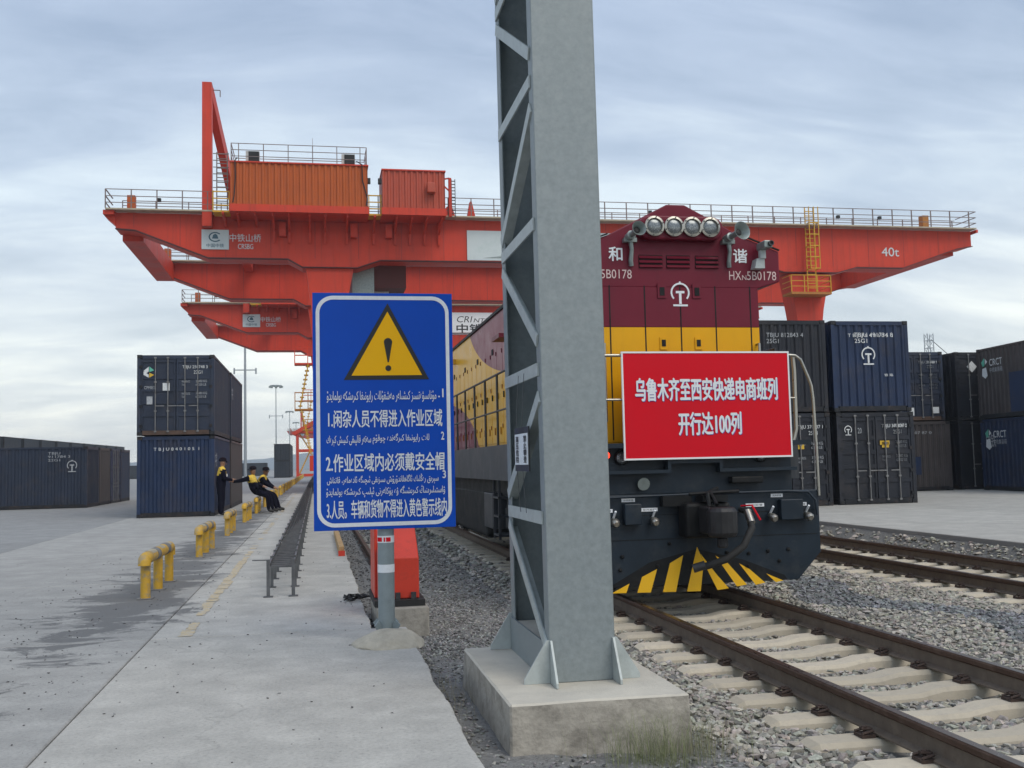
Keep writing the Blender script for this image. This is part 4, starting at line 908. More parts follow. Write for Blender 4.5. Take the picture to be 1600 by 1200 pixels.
    # A-frame: post and back stay to the rear girder
    MB().box(-6.49, -5.94, Yc-.72, Yc-.1, 15.75, 24.4).build('frame_post', 'crane_red', t)
    MB().bar((-6.15, Yc-.3, 24.0), (-4.8, Yc+8, 16.95), .45, .7).build('back_stay', 'crane_red', t); MB().box(-5.1, -4.5, Yc+1.602, Yc+14.998, 16.0, 16.7).build('tie_beam', 'crane_red', t)
    mb = MB(); mb.tube((-5.9, Yc-.2, 24.1), (-5.5, Yc-.2, 24.1), .03, 5); mb.tube((-5.5, Yc-.2, 24.1), (-5.5, Yc-.2, 23.7), .03, 5); mb.path([(-6.0+.14*k, Yc+.8*k, 24.6-.70*k) for k in range(0, 10)], .02, 5); mb.build('stay_handrail', 'handrail', t)
    # ladder mast and hoist gear right of the second house
    mb = MB(); mb.box(8.05, 8.22, Yc-.9, Yc-.7, T, 19.0); mb.bar((7.66, Yc-.8, 18.9), (8.1, Yc-.8, 19.0), .08, .08); mb.bar((7.66, Yc-.8, 18.6), (8.1, Yc-.8, 18.2), .08, .08); mb.build('gear_post', 'crane_red', t)
    mb = MB()
    for x in (8.24, 8.46): mb.box(x-.02, x+.02, Yc-.8, Yc-.75, T, 18.95)
    for k in range(11): mb.box(8.24, 8.46, Yc-.8, Yc-.76, T+.2+.2*k, T+.25+.2*k)
    mb.build('gear_ladder', 'dark_steel', t)
    mb = MB(); mb.prism([(7.8, T+.1), (8.0, T+.8), (8.3, T+1.0), (8.6, T+.1)], 'y', Yc, Yc+.5); mb.prism([(9.3, T+.1), (9.5, T+1.2), (9.6, T+1.2), (9.85, T+.1)], 'y', Yc, Yc+.5); mb.build('hoist_gear', 'crane_red', t)
    # trolley hung between the girders
    mb = MB(); mb.box(2.3, 5.6, Yc+1.7, Yc+14.9, 12.6, 14.0); tr = mb.build('trolley', 'crane_dark', t)
    MB().box(2.25, 3.6, Yc+1.62, Yc+1.69, 12.2, 13.9).build('control_cabinet', 'horn_grey', tr); MB().box(3.7, 4.6, Yc+3, Yc+5, 10.6, 12.59).build('operator_cab', 'ac_white', tr)
    # ladder with cage and landing on the right leg, stair on the left leg
    mb = MB()
    for x in (31.75, 32.35): mb.box(x-.03, x+.03, Yc-.35, Yc-.3, 12.3, 17.9)
    for k in range(18): mb.box(31.75, 32.35, Yc-.34, Yc-.31, 12.5+.3*k, 12.55+.3*k)
    for k in range(5): mb.box(31.7, 32.4, Yc-.95, Yc-.9, 13.7+.75*k, 13.76+.75*k); mb.box(31.7, 31.75, Yc-.95, Yc-.3, 13.7+.75*k, 13.76+.75*k); mb.box(32.35, 32.4, Yc-.95, Yc-.3, 13.7+.75*k, 13.76+.75*k)
    for x in (31.7, 32.05, 32.35): mb.box(x, x+.05, Yc-.95, Yc-.9, 13.7, 17.8)
    mb.build('caged_ladder', 'yellow_paint', t)
    mb = MB(); mb.box(30.1, 32.9, Yc-1.3, Yc-.01, 11.95, 12.1); ld = mb.build('landing', 'rust_yellow', t)
    mb = MB()
    for x in (30.1, 31.0, 31.9, 32.85): mb.box(x, x+.05, Yc-1.3, Yc-1.25, 12.1, 13.2)
    for z in (12.45, 12.8, 13.17): mb.box(30.1, 32.9, Yc-1.3, Yc-1.26, z, z+.04); mb.box(30.1, 30.14, Yc-1.3, Yc, z, z+.04); mb.box(32.86, 32.9, Yc-1.3, Yc, z, z+.04)
    mb.build('landing_rail', 'yellow_paint', ld)
    for k in range(2):
        z0 = 2.3+2.7*k; mb = MB(); mb.box(-1.25, -.2, Yc-.9, Yc+.0, z0+2.55, z0+2.65)
        for x in (-1.25, -.5): mb.box(x, x+.05, Yc-.9, Yc-.85, z0+2.65, z0+3.6)
        for z in (3.1, 3.6): mb.box(-1.25, -.2, Yc-.9, Yc-.86, z0+z-.03, z0+z+.03)
        mb.build('landing', 'crane_red' if k % 2 else 'rust_yellow', t)
        mb = MB()
        for y in (Yc-.85, Yc-.15): mb.bar((-.95 if k % 2 else -.35, y, z0), (-.45 if k % 2 else -.85, y, z0+2.6), .05, .18)
        for j in range(10): 
            u = (j+.5)/10; x = (-.95+.5*u) if k % 2 else (-.35-.5*u); mb.box(x-.12, x+.12, Yc-.85, Yc-.15, z0+2.6*u-.02, z0+2.6*u+.02)
        mb.build('stair', 'yellow_paint', t)
    # maker's plate and lettering
    y = Yc-.035
    pn = MB().box(-6.58, -5.02, Yc-.06, Yc-.032, 14.50, 15.68).build('maker_plate', 'white_panel', t)
    yy = Yc-.064; mb = MB(); n = 20; cx, cz = -5.8, 15.24
    pts = [(math.cos(R(40)+R(280)*k/n), math.sin(R(40)+R(280)*k/n)) for k in range(n+1)]
    mb.add([(cx+c*.38, yy, cz+s*.30) for c, s in pts]+[(cx+c*.30, yy, cz+s*.23) for c, s in pts], [(i, i+1, n+2+i, n+1+i) for i in range(n)])
    mb.poly([(cx-.18, yy, cz-.1), (cx+.18, yy, cz-.1), (cx+.12, yy, cz+.12), (cx, yy, cz+.2), (cx-.12, yy, cz+.12)]); mb.build('emblem', 'logo_teal', pn)
    letters('中国中铁', -6.3, -5.3, 14.62, 14.84, yy, 'logo_teal', pn, bold=.01)
    letters('中铁山桥', -4.98, -3.16, 14.98, 15.46, Yc-.035, 'decal_white', t, bold=.006); letters('CRSBG', -4.5, -3.62, 14.55, 14.86, Yc-.035, 'decal_white', t, bold=.008)
    letters('40t', 37.35, 38.62, 14.78, 15.38, Yc-.035, 'decal_white', t, bold=.006)
    for x in (-8.9, 11.5, 21, 37.0, 34): MB().box(x-.1, x+.1, Yc-.65, Yc-.45, T+.55, T+.75).build('floodlight', 'black', t)
    return t
mat('handrail', (0.19, 0.15, 0.14), .6, var=.3, scale=2); mat('crane_house_red', (0.42, 0.060, 0.025), .5, var=.08, dirt=.3, dcol=(.25, .04, .02), streak=True)
c1 = crane(62.0); c1['label'] = 'nearest orange red gantry crane spanning the whole picture behind the locomotive'; c1['group'] = 'rail mounted gantry cranes'
c2 = copy_tree(c1); c2.location = (16, 96.3, 0); c2['label'] = 'second orange red gantry crane, lower in view behind the nearest one'
c3 = copy_tree(c1); c3.location = (16, 432, 0); c3['label'] = 'tiny far gantry crane above the far stack near the horizon'
pn = MB().box(9.25, 23, 61.94, 61.968, 14.08, 15.95).build('picture_panel', 'white_panel', c1)
mb = MB(); y = 61.935
for x0, x1, z0, z1 in ((10.2, 13.5, 14.22, 14.34), (11.2, 12.9, 14.36, 14.44), (12.0, 12.1, 14.46, 15.0), (14.0, 17.5, 14.3, 14.42)): mb.poly([(x0, y, z0), (x1, y, z0), (x1-.2*(x1-x0), y, z1), (x0+.3*(x1-x0), y, z1)])
mb.build('faded_landscape', 'decal_panel', pn) if 'decal_panel' in MATS else mb.build('faded_landscape', 'horn_grey', pn)
OFF[c2] = Vector((16, 96.3, 0))
pn = MB().box(12.7, 24.5, 96.23, 96.265, 13.85, 15.95).build('company_panel', 'white_paint', c2)
letters('CRI', 13.25, 14.75, 15.0, 15.6, 96.225, 'sign_black', pn, shear=.2); letters('NTERMODAL', 14.85, 19.5, 15.0, 15.4, 96.225, 'sign_black', pn, shear=.2); letters('中铁联集', 13.2, 18.4, 13.98, 14.85, 96.225, 'sign_black', pn, bold=.02)
# red stair tower far down the crane rail
tw = thing('stair_tower', 'small red steel frame tower with yellow stairs at the end of the apron', 'tower', (-1.6, 168, 0))
mb = MB()
for x in (-3.0, -.3):
    for y in (166, 170): mb.box(x-.18, x+.18, y-.18, y+.18, 0, 7.4)
for y in (166, 170):
    for z in (.3, 4.2, 7.2): mb.box(-3.0, -.3, y-.15, y+.15, z-.2, z+.2)
mb.build('frame', 'crane_red', tw)
mb = MB(); mb.prism([(-3.9, 7.0), (-.1, 9.2), (-.1, 8.4), (-3.4, 6.6)], 'y', 165.6, 170.4); mb.build('roof_beam', 'crane_red', tw)
mb = MB(); mb.bar((-2.7, 167, .5), (-1.0, 167, 4.2), .8, .2); mb.bar((-1.0, 169, 4.2), (-2.7, 169, 7), .8, .2); mb.build('stair', 'yellow_paint', tw)
# ------------------------------------------------------------------ light masts and radio mast
def light_mast(x, y, h, r, label, cross=None):
    t = thing('light_mast', label, 'light mast', (x, y, 0), 'high mast lights along the yard')
    MB().path([(x, y, 0), (x, y, h)], [r, r*.45], 10).build('pole', 'mast', t, smooth=40)
    a = MB().lathe([(.2, -.3), (1.5, 0), (1.5, .18), (.4, .3)], (x, y, h), n=14).build('lamp_ring', 'mast', t)
    for k in range(8): q = 2*PI*k/8; MB().box(x+1.5*math.cos(q)-.25, x+1.5*math.cos(q)+.25, y+1.5*math.sin(q)-.25, y+1.5*math.sin(q)+.25, h-.45, h-.02).build('floodlight', 'horn_grey', a)
    if cross:
        mb = MB(); mb.box(x-1.6, x+1.6, y-.08, y+.08, cross-.08, cross+.08)
        for s in (-1, 1): mb.box(x+s*1.6-.12, x+s*1.6+.12, y-.12, y+.12, cross-.6, cross+.3)
        mb.build('camera_arm', 'mast', t)
light_mast(-10.6, 160, 32, .24, 'thick pale mast nearest of the tall masts, behind the left stack', 16.5)
light_mast(-9.9, 262, 22.0, .20, 'tall mast with flat lamp ring, second from the left stack', 14.5)
light_mast(-10.3, 410, 23.5, .24, 'smaller mast with flat lamp ring above the far stack')
light_mast(-9.6, 500, 23.0, .26, 'smallest farthest mast with lamp ring beside the far crane')
rm = thing('radio_mast', 'distant slim lattice mast with a guy wire above the right containers', 'mast', (98, 150, RZ))
mb = MB()
for dx, dy in ((-.55, -.55), (.55, -.55), (.55, .55), (-.55, .55)): mb.tube((98+dx, 150+dy, RZ), (98+dx*.9, 150+dy*.9, 20.8), .07, 5)
for k in range(17):
    z = .6+1.2*k
    for (a, b), (c, d) in (((-.55, -.55), (.55, -.55)), ((.55, -.55), (.55, .55)), ((.55, .55), (-.55, .55)), ((-.55, .55), (-.55, -.55))): mb.tube((98+a, 150+b, z), (98+c, 150+d, z+1.2), .04, 4); mb.tube((98+a, 150+b, z), (98+c, 150+d, z), .04, 4)
mb.build('lattice', 'mast', rm); MB().path([(98.4, 150, 20), (102, 150, 17.0), (108, 150, 13.2), (112, 150, 11.5)], .06, 5).build('guy_wire', 'dark_steel', rm)
# ================================================================== LOCOMOTIVE
LX = 4.345; LY = 11.40
lo = thing('diesel_locomotive', 'maroon and yellow diesel locomotive with dark plough facing the camera', 'locomotive', (LX, LY, RT))
def B(name, m, *box, parent=None, bevel=0): return MB().box(*box).build(name, m, parent or lo, bevel=bevel)
# --- end plate and plough
mb = MB(); mb.prism([(LX-1.54, 1.12), (LX-1.54, .385), (LX-1.24, .07), (LX+1.24, .07), (LX+1.54, .385), (LX+1.54, 1.12)], 'y', LY, LY+.05); ep = mb.build('end_plate', 'loco_navy', lo, bevel=.01)
mb = MB(); mb.prism([(LX-1.26, 1.70), (LX-1.26, 1.122), (LX+1.26, 1.122), (LX+1.26, 1.70)], 'y', LY+.12, LY+.17); mb.build('upper_plate', 'loco_navy', lo)
mb = MB(); mb.box(LX-1.27, LX-.30, LY-.02, LY+.118, 1.36, 1.40); mb.box(LX+.30, LX+1.27, LY-.02, LY+.118, 1.36, 1.40); mb.box(LX-.30, LX+.30, LY-.02, LY+.118, 1.47, 1.51); mb.build('step_tread', 'loco_navy', lo)
for x in (-.32, .32): MB().box(LX+x-.02, LX+x+.02, LY-.02, LY+.118, 1.401, 1.509).build('step_riser', 'loco_navy', lo)
B('deck', 'loco_navy', LX-1.45, LX+1.45, LY-.04, LY+.5, 1.66, 1.715)
for z in (.60, .88): MB().box(LX-1.5, LX+1.5, LY-.006, LY-.001, z, z+.006).build('plate_seam', 'loco_black', ep)
rr = random.Random(2)
for x, z in ((-.92, .42), (-.95, .27), (-.5, .3), (-.35, .55), (.35, .42), (.62, .40), (.86, .42), (1.12, .43), (.60, .26), (1.0, .30)):
    MB().lathe([(.022, 0), (.022, .02), (.012, .03)], (LX+x, LY, z), (0, -1, 0), 8).build('bolt', 'loco_black', ep)
# chevron
U = lambda u, v: (LX+(930+u/3-1088)/121.3*.985-.0226*0+.0-.0-.004, .458+(860-(540+v/3))/122.0-.0226*((930+u/3-1088)/121.3)*.9+.004)
sh = [[(84, 1133), (164, 1094), (149, 1133)], [(197, 1133), (220, 1068), (288, 1036), (257, 1133)], [(310, 1133), (346, 1013), (406, 981), (369, 1133)], [(418, 1133), (470, 946), (498, 1012), (480, 1133)], [(502, 1022), (484, 975), (556, 1066), (608, 1124), (556, 1130)], [(552, 985), (606, 1016), (691, 1110), (645, 1117)], [(659, 1020), (706, 1045), (776, 1104), (731, 1112)], [(782, 1065), (861, 1097), (825, 1103)]]
MB().poly([(LX-1.10, LY-.002, .073), (LX+1.10, LY-.002, .073), (LX+1.06, LY-.002, .13), (LX+.55, LY-.002, .33), (LX-.02, LY-.002, .475), (LX-.60, LY-.002, .34)]).build('chevron_ground', 'loco_black', ep)
for q in sh:
    MB().poly([(U(u, v)[0], LY-.004, U(u, v)[1]) for u, v in q]).build('chevron_stripe', 'stripe_yellow', ep)
# --- coupler with hose and valves
cp = MB().box(LX-.24, LX+.30, LY-.30, LY-.002, .62, 1.02).build('coupler_pocket', 'loco_black', lo, bevel=.04)
mb = MB(); mb.box(LX-.10, LX+.16, LY-.62, LY-.3, .68, .98); mb.lathe([(.15, 0), (.17, .05), (.17, .28), (.14, .33)], (LX+.06, LY-.60, .65), n=16); mb.lathe([(.06, -.12), (.06, 0)], (LX+.06, LY-.60, .65), n=10); ck = mb.build('coupler_head', 'coupler_steel', cp, bevel=.02)
mb = MB(); mb.path([(LX-.02, LY-.45, .98), (LX-.02, LY-.4, 1.12), (LX+.1, LY-.2, 1.14), (LX+.22, LY-.1, 1.17)], .025, 8); mb.box(LX-.45, LX-.1, LY-.12, LY-.002, .98, 1.10); mb.build('uncoupling_lever', 'loco_black', cp)
mb = MB(); mb.path([(LX+.52, LY-.05, .92), (LX+.55, LY-.22, .88), (LX+.53, LY-.33, .72), (LX+.40, LY-.38, .52), (LX+.20, LY-.36, .38), (LX+.0, LY-.30, .31), (LX-.12, LY-.28, .29)], [.035, .035, .042, .042, .042, .042, .04], 12); hz = mb.build('brake_hose', 'rubber', lo, smooth=60)
MB().path([(LX+.545, LY-.19, .90), (LX+.54, LY-.30, .77)], .046, 12).build('hose_collar', 'stainless', hz, smooth=40); MB().path([(LX-.04, LY-.31, .32), (LX-.17, LY-.27, .28)], .05, 12).build('hose_coupling', 'dark_steel', hz, smooth=40)
MB().path([(LX+.50, LY-.12, .96), (LX+.58, LY-.24, .97), (LX+.66, LY-.28, .80)], .012, 6).build('valve_handle', 'banner_red', hz)
mb = MB(); mb.path([(LX-1.4, LY-.05, 1.09), (LX+.0, LY-.05, 1.11), (LX+1.1, LY-.05, 1.115), (LX+1.38, LY-.05, 1.10), (LX+1.47, LY-.05, 1.0), (LX+1.49, LY-.05, .82)], .016, 8); mb.build('air_pipe', 'loco_navy', lo, smooth=60)
for x, lab in ((-1.02, 1), (-.55, 1), (.90, 1), (1.35, 0)):
    v = MB().lathe([(.03, 0), (.035, .05), (.05, .08), (.05, .12), (.03, .15)], (LX+x, LY-.02, .84), (0, -1, -.3), 10).build('air_cock', 'stainless', lo, smooth=40)
    MB().tube((LX+x, LY-.03, .86), (LX+x+.01, LY-.10, .94), .014, 6).build('cock_stem', 'sign_white', v)
for x, w_ in ((-.80, .2), (1.15, .28)): B('junction_box', 'loco_navy', LX+x-w_/2, LX+x+w_/2, LY-.10, LY-.002, .78, 1.02, bevel=.01)
for k, (x, z, w_) in enumerate(((-1.13, .945, .22), (-.83, 1.06, .16), (-.58, .945, .2), (.72, .96, .23), (1.0, 1.065, .15), (1.33, .955, .09))):
    l_p = B('label_plate', 'sign_white', LX+x-w_/2, LX+x+w_/2, LY-.012, LY-.002, z-.02, z+.02)
    letters('总风软管' if w_ > .1 else '阀', LX+x-w_/2+.02, LX+x+w_/2-.02, z-.011, z+.011, LY-.0135, 'sign_black', l_p)
# --- hood: narrow nose with flared shoulders, wider body behind
HY = 11.75
roof = [(1.33, 3.69), (1.33, 4.07), (.87, 4.24), (.36, 4.505), (.115, 4.63), (-.115, 4.63), (-.36, 4.505), (-.87, 4.24), (-1.33, 4.07), (-1.33, 3.69)]
mb = MB(); mb.box(LX-1.03, LX+1.03, HY, HY+1.3, 1.72, 3.115); nl = mb.build('nose_lower', 'loco_yellow', lo)
mb = MB(); mb.box(LX-1.03, LX+1.03, HY, HY+1.3, 3.117, 3.66); nu = mb.build('nose_upper', 'loco_maroon', lo)
mb = MB(); mb.prism([(LX+a, b) for a, b in [(1.03, 3.60)]+roof+[(-1.03, 3.60)]], 'y', HY-.003, HY+1.25); nh = mb.build('nose_roof', 'loco_maroon', lo, bevel=.015)
mb = MB(); mb.prism([(LX+a*.99, b) for a, b in [(1.31, 1.72)]+roof[1:-1]+[(-1.31, 1.72)]], 'y', HY+1.26, HY+19.0); hb = mb.build('hood', 'loco_livery', lo)
for s in (-1, 1): MB().bar((LX+s*1.33, HY-.01, 4.083), (LX+s*.88, HY-.01, 4.25), .03, .016).build('roof_edge', 'loco_black', nh)
# dark flush roof behind, doors in the nose
for x0, x1 in ((-1.02, -.885), (-.875, -.444), (-.436, .008), (.016, .458), (.466, .912), (.922, 1.02)):
    for z0, z1, m in ((1.74, 3.112, 'loco_yellow'), (3.118, 3.60, 'loco_maroon')):
        B('nose_door', m, LX+x0, LX+x1, HY-.016, HY-.0035, z0, z1)
for x in (-.88, -.44, .012, .462, .917): MB().box(LX+x-.008, LX+x+.008, HY-.0185, HY-.0165, 1.76, 3.62).build('door_seam', 'loco_black', lo)
for k, x in enumerate((-.22, .225)):
    d = B('latch', 'loco_maroon', LX+x-.055, LX+x+.055, HY-.03, HY-.017, 3.47, 3.65); MB().box(LX+x-.03, LX+x+.03, HY-.036, HY-.031, 3.50, 3.60).build('latch_hole', 'loco_black', d)
    d = B('latch', 'loco_yellow', LX+x-.045, LX+x+.045, HY-.03, HY-.017, 2.84, 2.99); MB().box(LX+x-.025, LX+x+.025, HY-.036, HY-.031, 2.88, 2.96).build('latch_hole', 'loco_black', d)
for x in (-.345, .005, .375):
    v = B('louvre', 'loco_black', LX+x-.15, LX+x+.15, HY-.008, HY-.0045, 3.84, 4.0)
    for k in range(3): MB().prism([(HY-.03, 3.85+.055*k), (HY-.008, 3.88+.055*k), (HY-.008, 3.868+.055*k), (HY-.026, 3.842+.055*k)], 'x', LX+x-.145, LX+x+.145).build('slat', 'loco_maroon', v)
MB().bar((LX-1.325, HY+1.3, 4.075), (LX-1.325, HY+18.9, 4.075), .05, .05).build('gutter', 'loco_black', hb)
MB().bar((LX+1.325, HY+1.3, 4.075), (LX+1.325, HY+18.9, 4.075), .05, .05).build('gutter', 'loco_black', hb)
rail_emblem(LX+.013, 3.515, .29, HY-.021, 'sign_white', lo)
for a, b, c in (('和', -.87, -.70), ('谐', .725, .905)): letters(a, LX+b, LX+c, 3.92, 4.09, HY-.008, 'sign_white', lo, bold=.02)
for x in (-1.21, .66):
    letters('HX', LX+x, LX+x+.16, 3.705, 3.815, HY-.008, 'decal_pink', lo); letters('N', LX+x+.17, LX+x+.225, 3.705, 3.765, HY-.008, 'decal_pink', lo); letters('5B0178', LX+x+.235, LX+x+.62, 3.705, 3.815, HY-.008, 'decal_pink', lo)
# headlight cluster
mb = MB(); pts = [(LX+.015+.395*s+.145*math.cos(a), 4.312+.145*math.sin(a)) for s, a0 in ((1, -90), (-1, 90)) for a in [R(a0+180*k/10) for k in range(11)]]
mb.prism(pts, 'y', HY-.14, HY-.004); hc = mb.build('headlight_housing', 'loco_maroon', lo, bevel=.02)
for k, x in enumerate((4.05, 4.297, 4.528, 4.760)):
    h = MB().lathe([(.112, 0), (.122, .02), (.122, .05), (.098, .055), (.092, .03)], (x-.045, HY-.141, 4.316), (0, -1, 0), 28).build('headlight', 'stainless', lo, smooth=35)
    MB().lathe([(.094, 0), (.08, .012), (.03, .02)], (x-.045, HY-.172, 4.316), (0, -1, 0), 24).build('lens', 'lens', h, smooth=60)
    for j in range(6): q = R(60*j+20); MB().lathe([(.008, 0), (.008, .006)], (x-.045+.11*math.cos(q), HY-.196, 4.316+.11*math.sin(q)), (0, -1, 0), 6).build('screw', 'dark_steel', h)
# horns
for x, s, hx in ((3.72, 1, .88), (4.975, 1, 1.12)):
    o_ = Vector((x, HY-.10, 4.205)); d = Vector((.10 if x < LX else .24, -.96, .13)).normalized(); q = MB().lathe([(.05, -.06), (.055, .05), (.035, .06), (.036, .14), (.048, .20), (.095*hx, .275), (.102*hx, .28), (.09*hx, .272), (.042, .205), (.02, .16)], o_, d, 20).build('horn', 'horn_grey', lo, smooth=50)
    MB().lathe([(.043, .205), (.018, .215)], o_, d, 16).build('horn_throat', 'black', q)
    mb = MB(); mb.path([(x+.02, HY-.05, 4.17), (x+.03, HY-.06, 4.05), (x+.02, HY-.04, 3.92), (x+.03, HY-.02, 3.86)], [.03, .024, .028, .03], 8); mb.box(x-.07, x+.09, HY-.09, HY-.004, 4.14, 4.19); mb.build('horn_bracket', 'horn_grey', q)
# camera box
q = MB().box(5.35, 5.46, HY-.30, HY-.06, 4.055, 4.145).build('camera_box', 'horn_grey', lo, bevel=.012); MB().lathe([(.034, 0), (.034, .03), (.022, .03), (.022, .01)], (5.43, HY-.30, 4.105), (0, -1, 0), 16).build('camera_lens', 'dark_steel', q, smooth=40)
mb = MB(); mb.box(5.36, 5.43, HY-.16, HY-.1, 3.95, 4.054); mb.prism([(5.29, 3.83), (5.42, 3.83), (5.42, 3.95), (5.32, 3.95)], 'y', HY-.14, HY-.004); mb.build('camera_bracket', 'galv_light', q)
# marker lamps and front lamps
for x in (-1.055, 1.20):
    q = MB().lathe([(.06, 0), (.06, .05)], (LX+x, LY+.118, 1.58), (0, -1, 0), 16).build('marker_lamp', 'loco_black', lo); MB().lathe([(.045, 0), (.035, .02), (.012, .028)], (LX+x, LY+.067, 1.58), (0, -1, 0), 16).build('lens', 'lamp_red', q, smooth=60)
for x in (-.86, .86):
    q = MB().lathe([(.085, 0), (.09, .04), (.08, .05)], (LX+x, LY+.118, 1.55), (0, -1, 0), 20).build('front_lamp', 'loco_black', lo, smooth=40); MB().lathe([(.07, 0), (.05, .015)], (LX+x, LY+.066, 1.55), (0, -1, 0), 18).build('lens', 'lens', q)
q = MB().lathe([(.03, 0), (.07, .05), (.075, .06)], (LX-.62, LY+.10, 1.25), (0, -1, -.2), 14).build('ditch_lamp', 'horn_grey', lo, smooth=40); MB().box(LX+.45, LX+.85, LY+.0, LY+.118, 1.22, 1.30).build('socket_box', 'loco_black', lo, bevel=.015)
mb = MB(); mb.box(LX-.05, LX+.25, LY-.34, LY-.1, 1.03, 1.10); mb.tube((LX-.2, LY-.3, 1.12), (LX+.4, LY-.3, 1.14), .02, 8); mb.tube((LX+.05, LY-.5, 1.0), (LX+.05, LY-.3, 1.14), .022, 8); mb.build('lever_bracket', 'loco_black', lo)
# front handrails
SR = .019
def tubep(name, pts, r=SR, parent=None, m='stainless'): return MB().path(pts, r, 10).build(name, m, parent or lo, smooth=60)
yr = LY-.01
for s in (1, -1):
    tubep('end_handrail', [(LX+s*1.22, yr, 2.735), (LX+s*1.31, yr, 2.73), (LX+s*1.38, yr, 2.68), (LX+s*1.475, yr, 2.45), (LX+s*1.505, yr, 2.36), (LX+s*1.52, yr, 2.2), (LX+s*1.535, yr, 1.6), (LX+s*1.54, yr, 1.05)], .017)
    tubep('end_handrail', [(LX+s*1.215, yr+.02, 1.70), (LX+s*1.215, yr+.02, 2.50), (LX+s*1.19, yr+.02, 2.60), (LX+s*1.13, yr+.02, 2.62)])
    tubep('end_handrail', [(LX+s*1.26, yr+.04, 1.70), (LX+s*1.305, yr+.04, 1.85), (LX+s*1.31, yr+.04, 2.55), (LX+s*1.30, yr+.04, 2.72)], .024)
    tubep('end_handrail', [(LX+s*1.16, yr+.02, 2.22), (LX+s*1.30, yr+.03, 2.22)], .012)
    tubep('grab_handle', [(LX+s*.98, HY-.003, 2.90), (LX+s*.98, HY-.09, 2.91), (LX+s*.98, HY-.09, 1.98), (LX+s*.98, HY-.003, 1.97)], .016)
tubep('end_handrail', [(LX-1.22, yr, 2.735), (LX+1.22, yr, 2.735)]); tubep('end_handrail', [(LX-1.22, yr, 2.22), (LX+1.1, yr, 2.22)], .014)
for x in (-.75, .75): tubep('end_handrail', [(LX+x, yr+.02, 1.715), (LX+x, yr+.02, 2.72)])
# --- walkway, side doors, vents and handrail along the left side
XL = LX-1.297
for s in (-1, 1):
    B('walkway', 'loco_skirt', LX+s*1.42-.13, LX+s*1.42+.13, LY+.5, LY+20.4, 1.42 if False else 1.25, 1.80)
    mb = MB(); xh = LX+s*1.53
    ph = mb.path([(xh, LY+1.0, 2.92), (xh, LY+20, 2.92)], .019, 8) and mb.path([(xh, LY+1.0, 2.34), (xh, LY+20, 2.34)], .016, 8) and mb.build('side_handrail', 'handrail_dark', lo, smooth=40)
    for k in range(17): MB().tube((xh, LY+1.0+1.18*k, 1.80), (xh, LY+1.0+1.18*k, 2.93), .02, 8).build('stanchion', 'handrail_dark', ph, smooth=40)
    k = 0; y = HY+1.5
    while y < HY+18.4:
        xa = LX+s*1.297; xo = xa+s*.016
        d = B('side_door', 'loco_livery', min(xa+s*.001, xo), max(xa+s*.001, xo), y, y+.53, 1.86, 3.62)
        if s < 0:
            for z in (2.1, 2.75, 3.35): MB().box(xo-.012, xo-.001, y+.03, y+.05, z, z+.07).build('hinge', 'loco_maroon', d)
            MB().box(xo-.02, xo-.001, y+.42, y+.45, 2.60, 2.70).build('door_latch', 'loco_black', d)
            if k % 3 == 1: MB().box(xo-.012, xo-.001, y+.30, y+.44, 3.40, 3.50).build('door_vent', 'loco_black', d)
            for z in (2.0,): MB().box(xo-.018, xo-.001, y+.2, y+.22, z, z+.12).build('drain', 'rust_yellow', d)
            v = B('air_vent', 'loco_black', xa-.006, xa-.001, y+.08, y+.42, 3.70, 3.98)
            for j in range(4): MB().box(xa-.018, xa-.0065, y+.07, y+.43, 3.72+.065*j, 3.75+.065*j).build('slat', 'loco_livery', v)
        y += .56; k += 1
q = MB().box(XL-.5, XL-.0, 14.2, 14.8, 3.30, 3.36).build('awning', 'loco_maroon', lo); tubep('grab_handle', [(XL-.02, 15.3, 3.45), (XL-.09, 15.3, 3.45), (XL-.09, 15.3, 2.75), (XL-.02, 15.3, 2.75)], .016, m='loco_maroon')
q = MB().box(XL-.42, XL, 22.3, 22.5, 3.72, 3.82).build('lamp_arm', 'yellow_paint', lo)
mb = MB(); mb.box(XL-.05, XL-.001, 24.5, 29.0, 2.6, 3.9); q = mb.build('radiator_grille', 'loco_black', lo)
for j in range(9): MB().box(XL-.075, XL-.051, 24.5, 29.0, 2.68+.13*j, 2.72+.13*j).build('slat', 'dark_steel', q)
mb = MB(); mb.box(LX-1.29, LX+1.29, HY+1.27, HY+18.9, .92, 1.715); mb.box(LX-1.2, LX+1.2, LY+.2, HY+1.2, 1.2, 1.65); mb.build('underframe', 'loco_black', lo)
# trucks, wheels, tank
for yc in (14.6, 27.4):
    tf = MB().box(LX-1.10, LX-.98, yc-2.3, yc+2.3, .35, .85).box(LX+.98, LX+1.10, yc-2.3, yc+2.3, .35, .85).box(LX-1.0, LX+1.0, yc-.3, yc+.3, .45, .9).build('bogie_frame', 'loco_black', lo)
    for d in (-1.8, 0, 1.8):
        for s in (-1, 1):
            wl = MB().lathe([(.525, -.06), (.525, .06), (.56, .065), (.56, .09)], (LX+s*.74, yc+d, RT+.53), (-s, 0, 0), 28).build('wheel', 'dark_steel', tf, smooth=40)
            MB().box(LX+s*1.04-.14, LX+s*1.04+.14, yc+d-.2, yc+d+.2, .22, .62).build('axle_box', 'loco_black', tf, bevel=.03)
            MB().lathe([(.11, 0), (.11, .32)], (LX+s*1.16, yc+d+.45, .45), (0, 0, 1), 12).build('spring', 'dark_steel', tf, smooth=40)
B('fuel_tank', 'loco_black', LX-1.30, LX+1.30, 18.6, 23.4, .16, 1.05, bevel=.08)
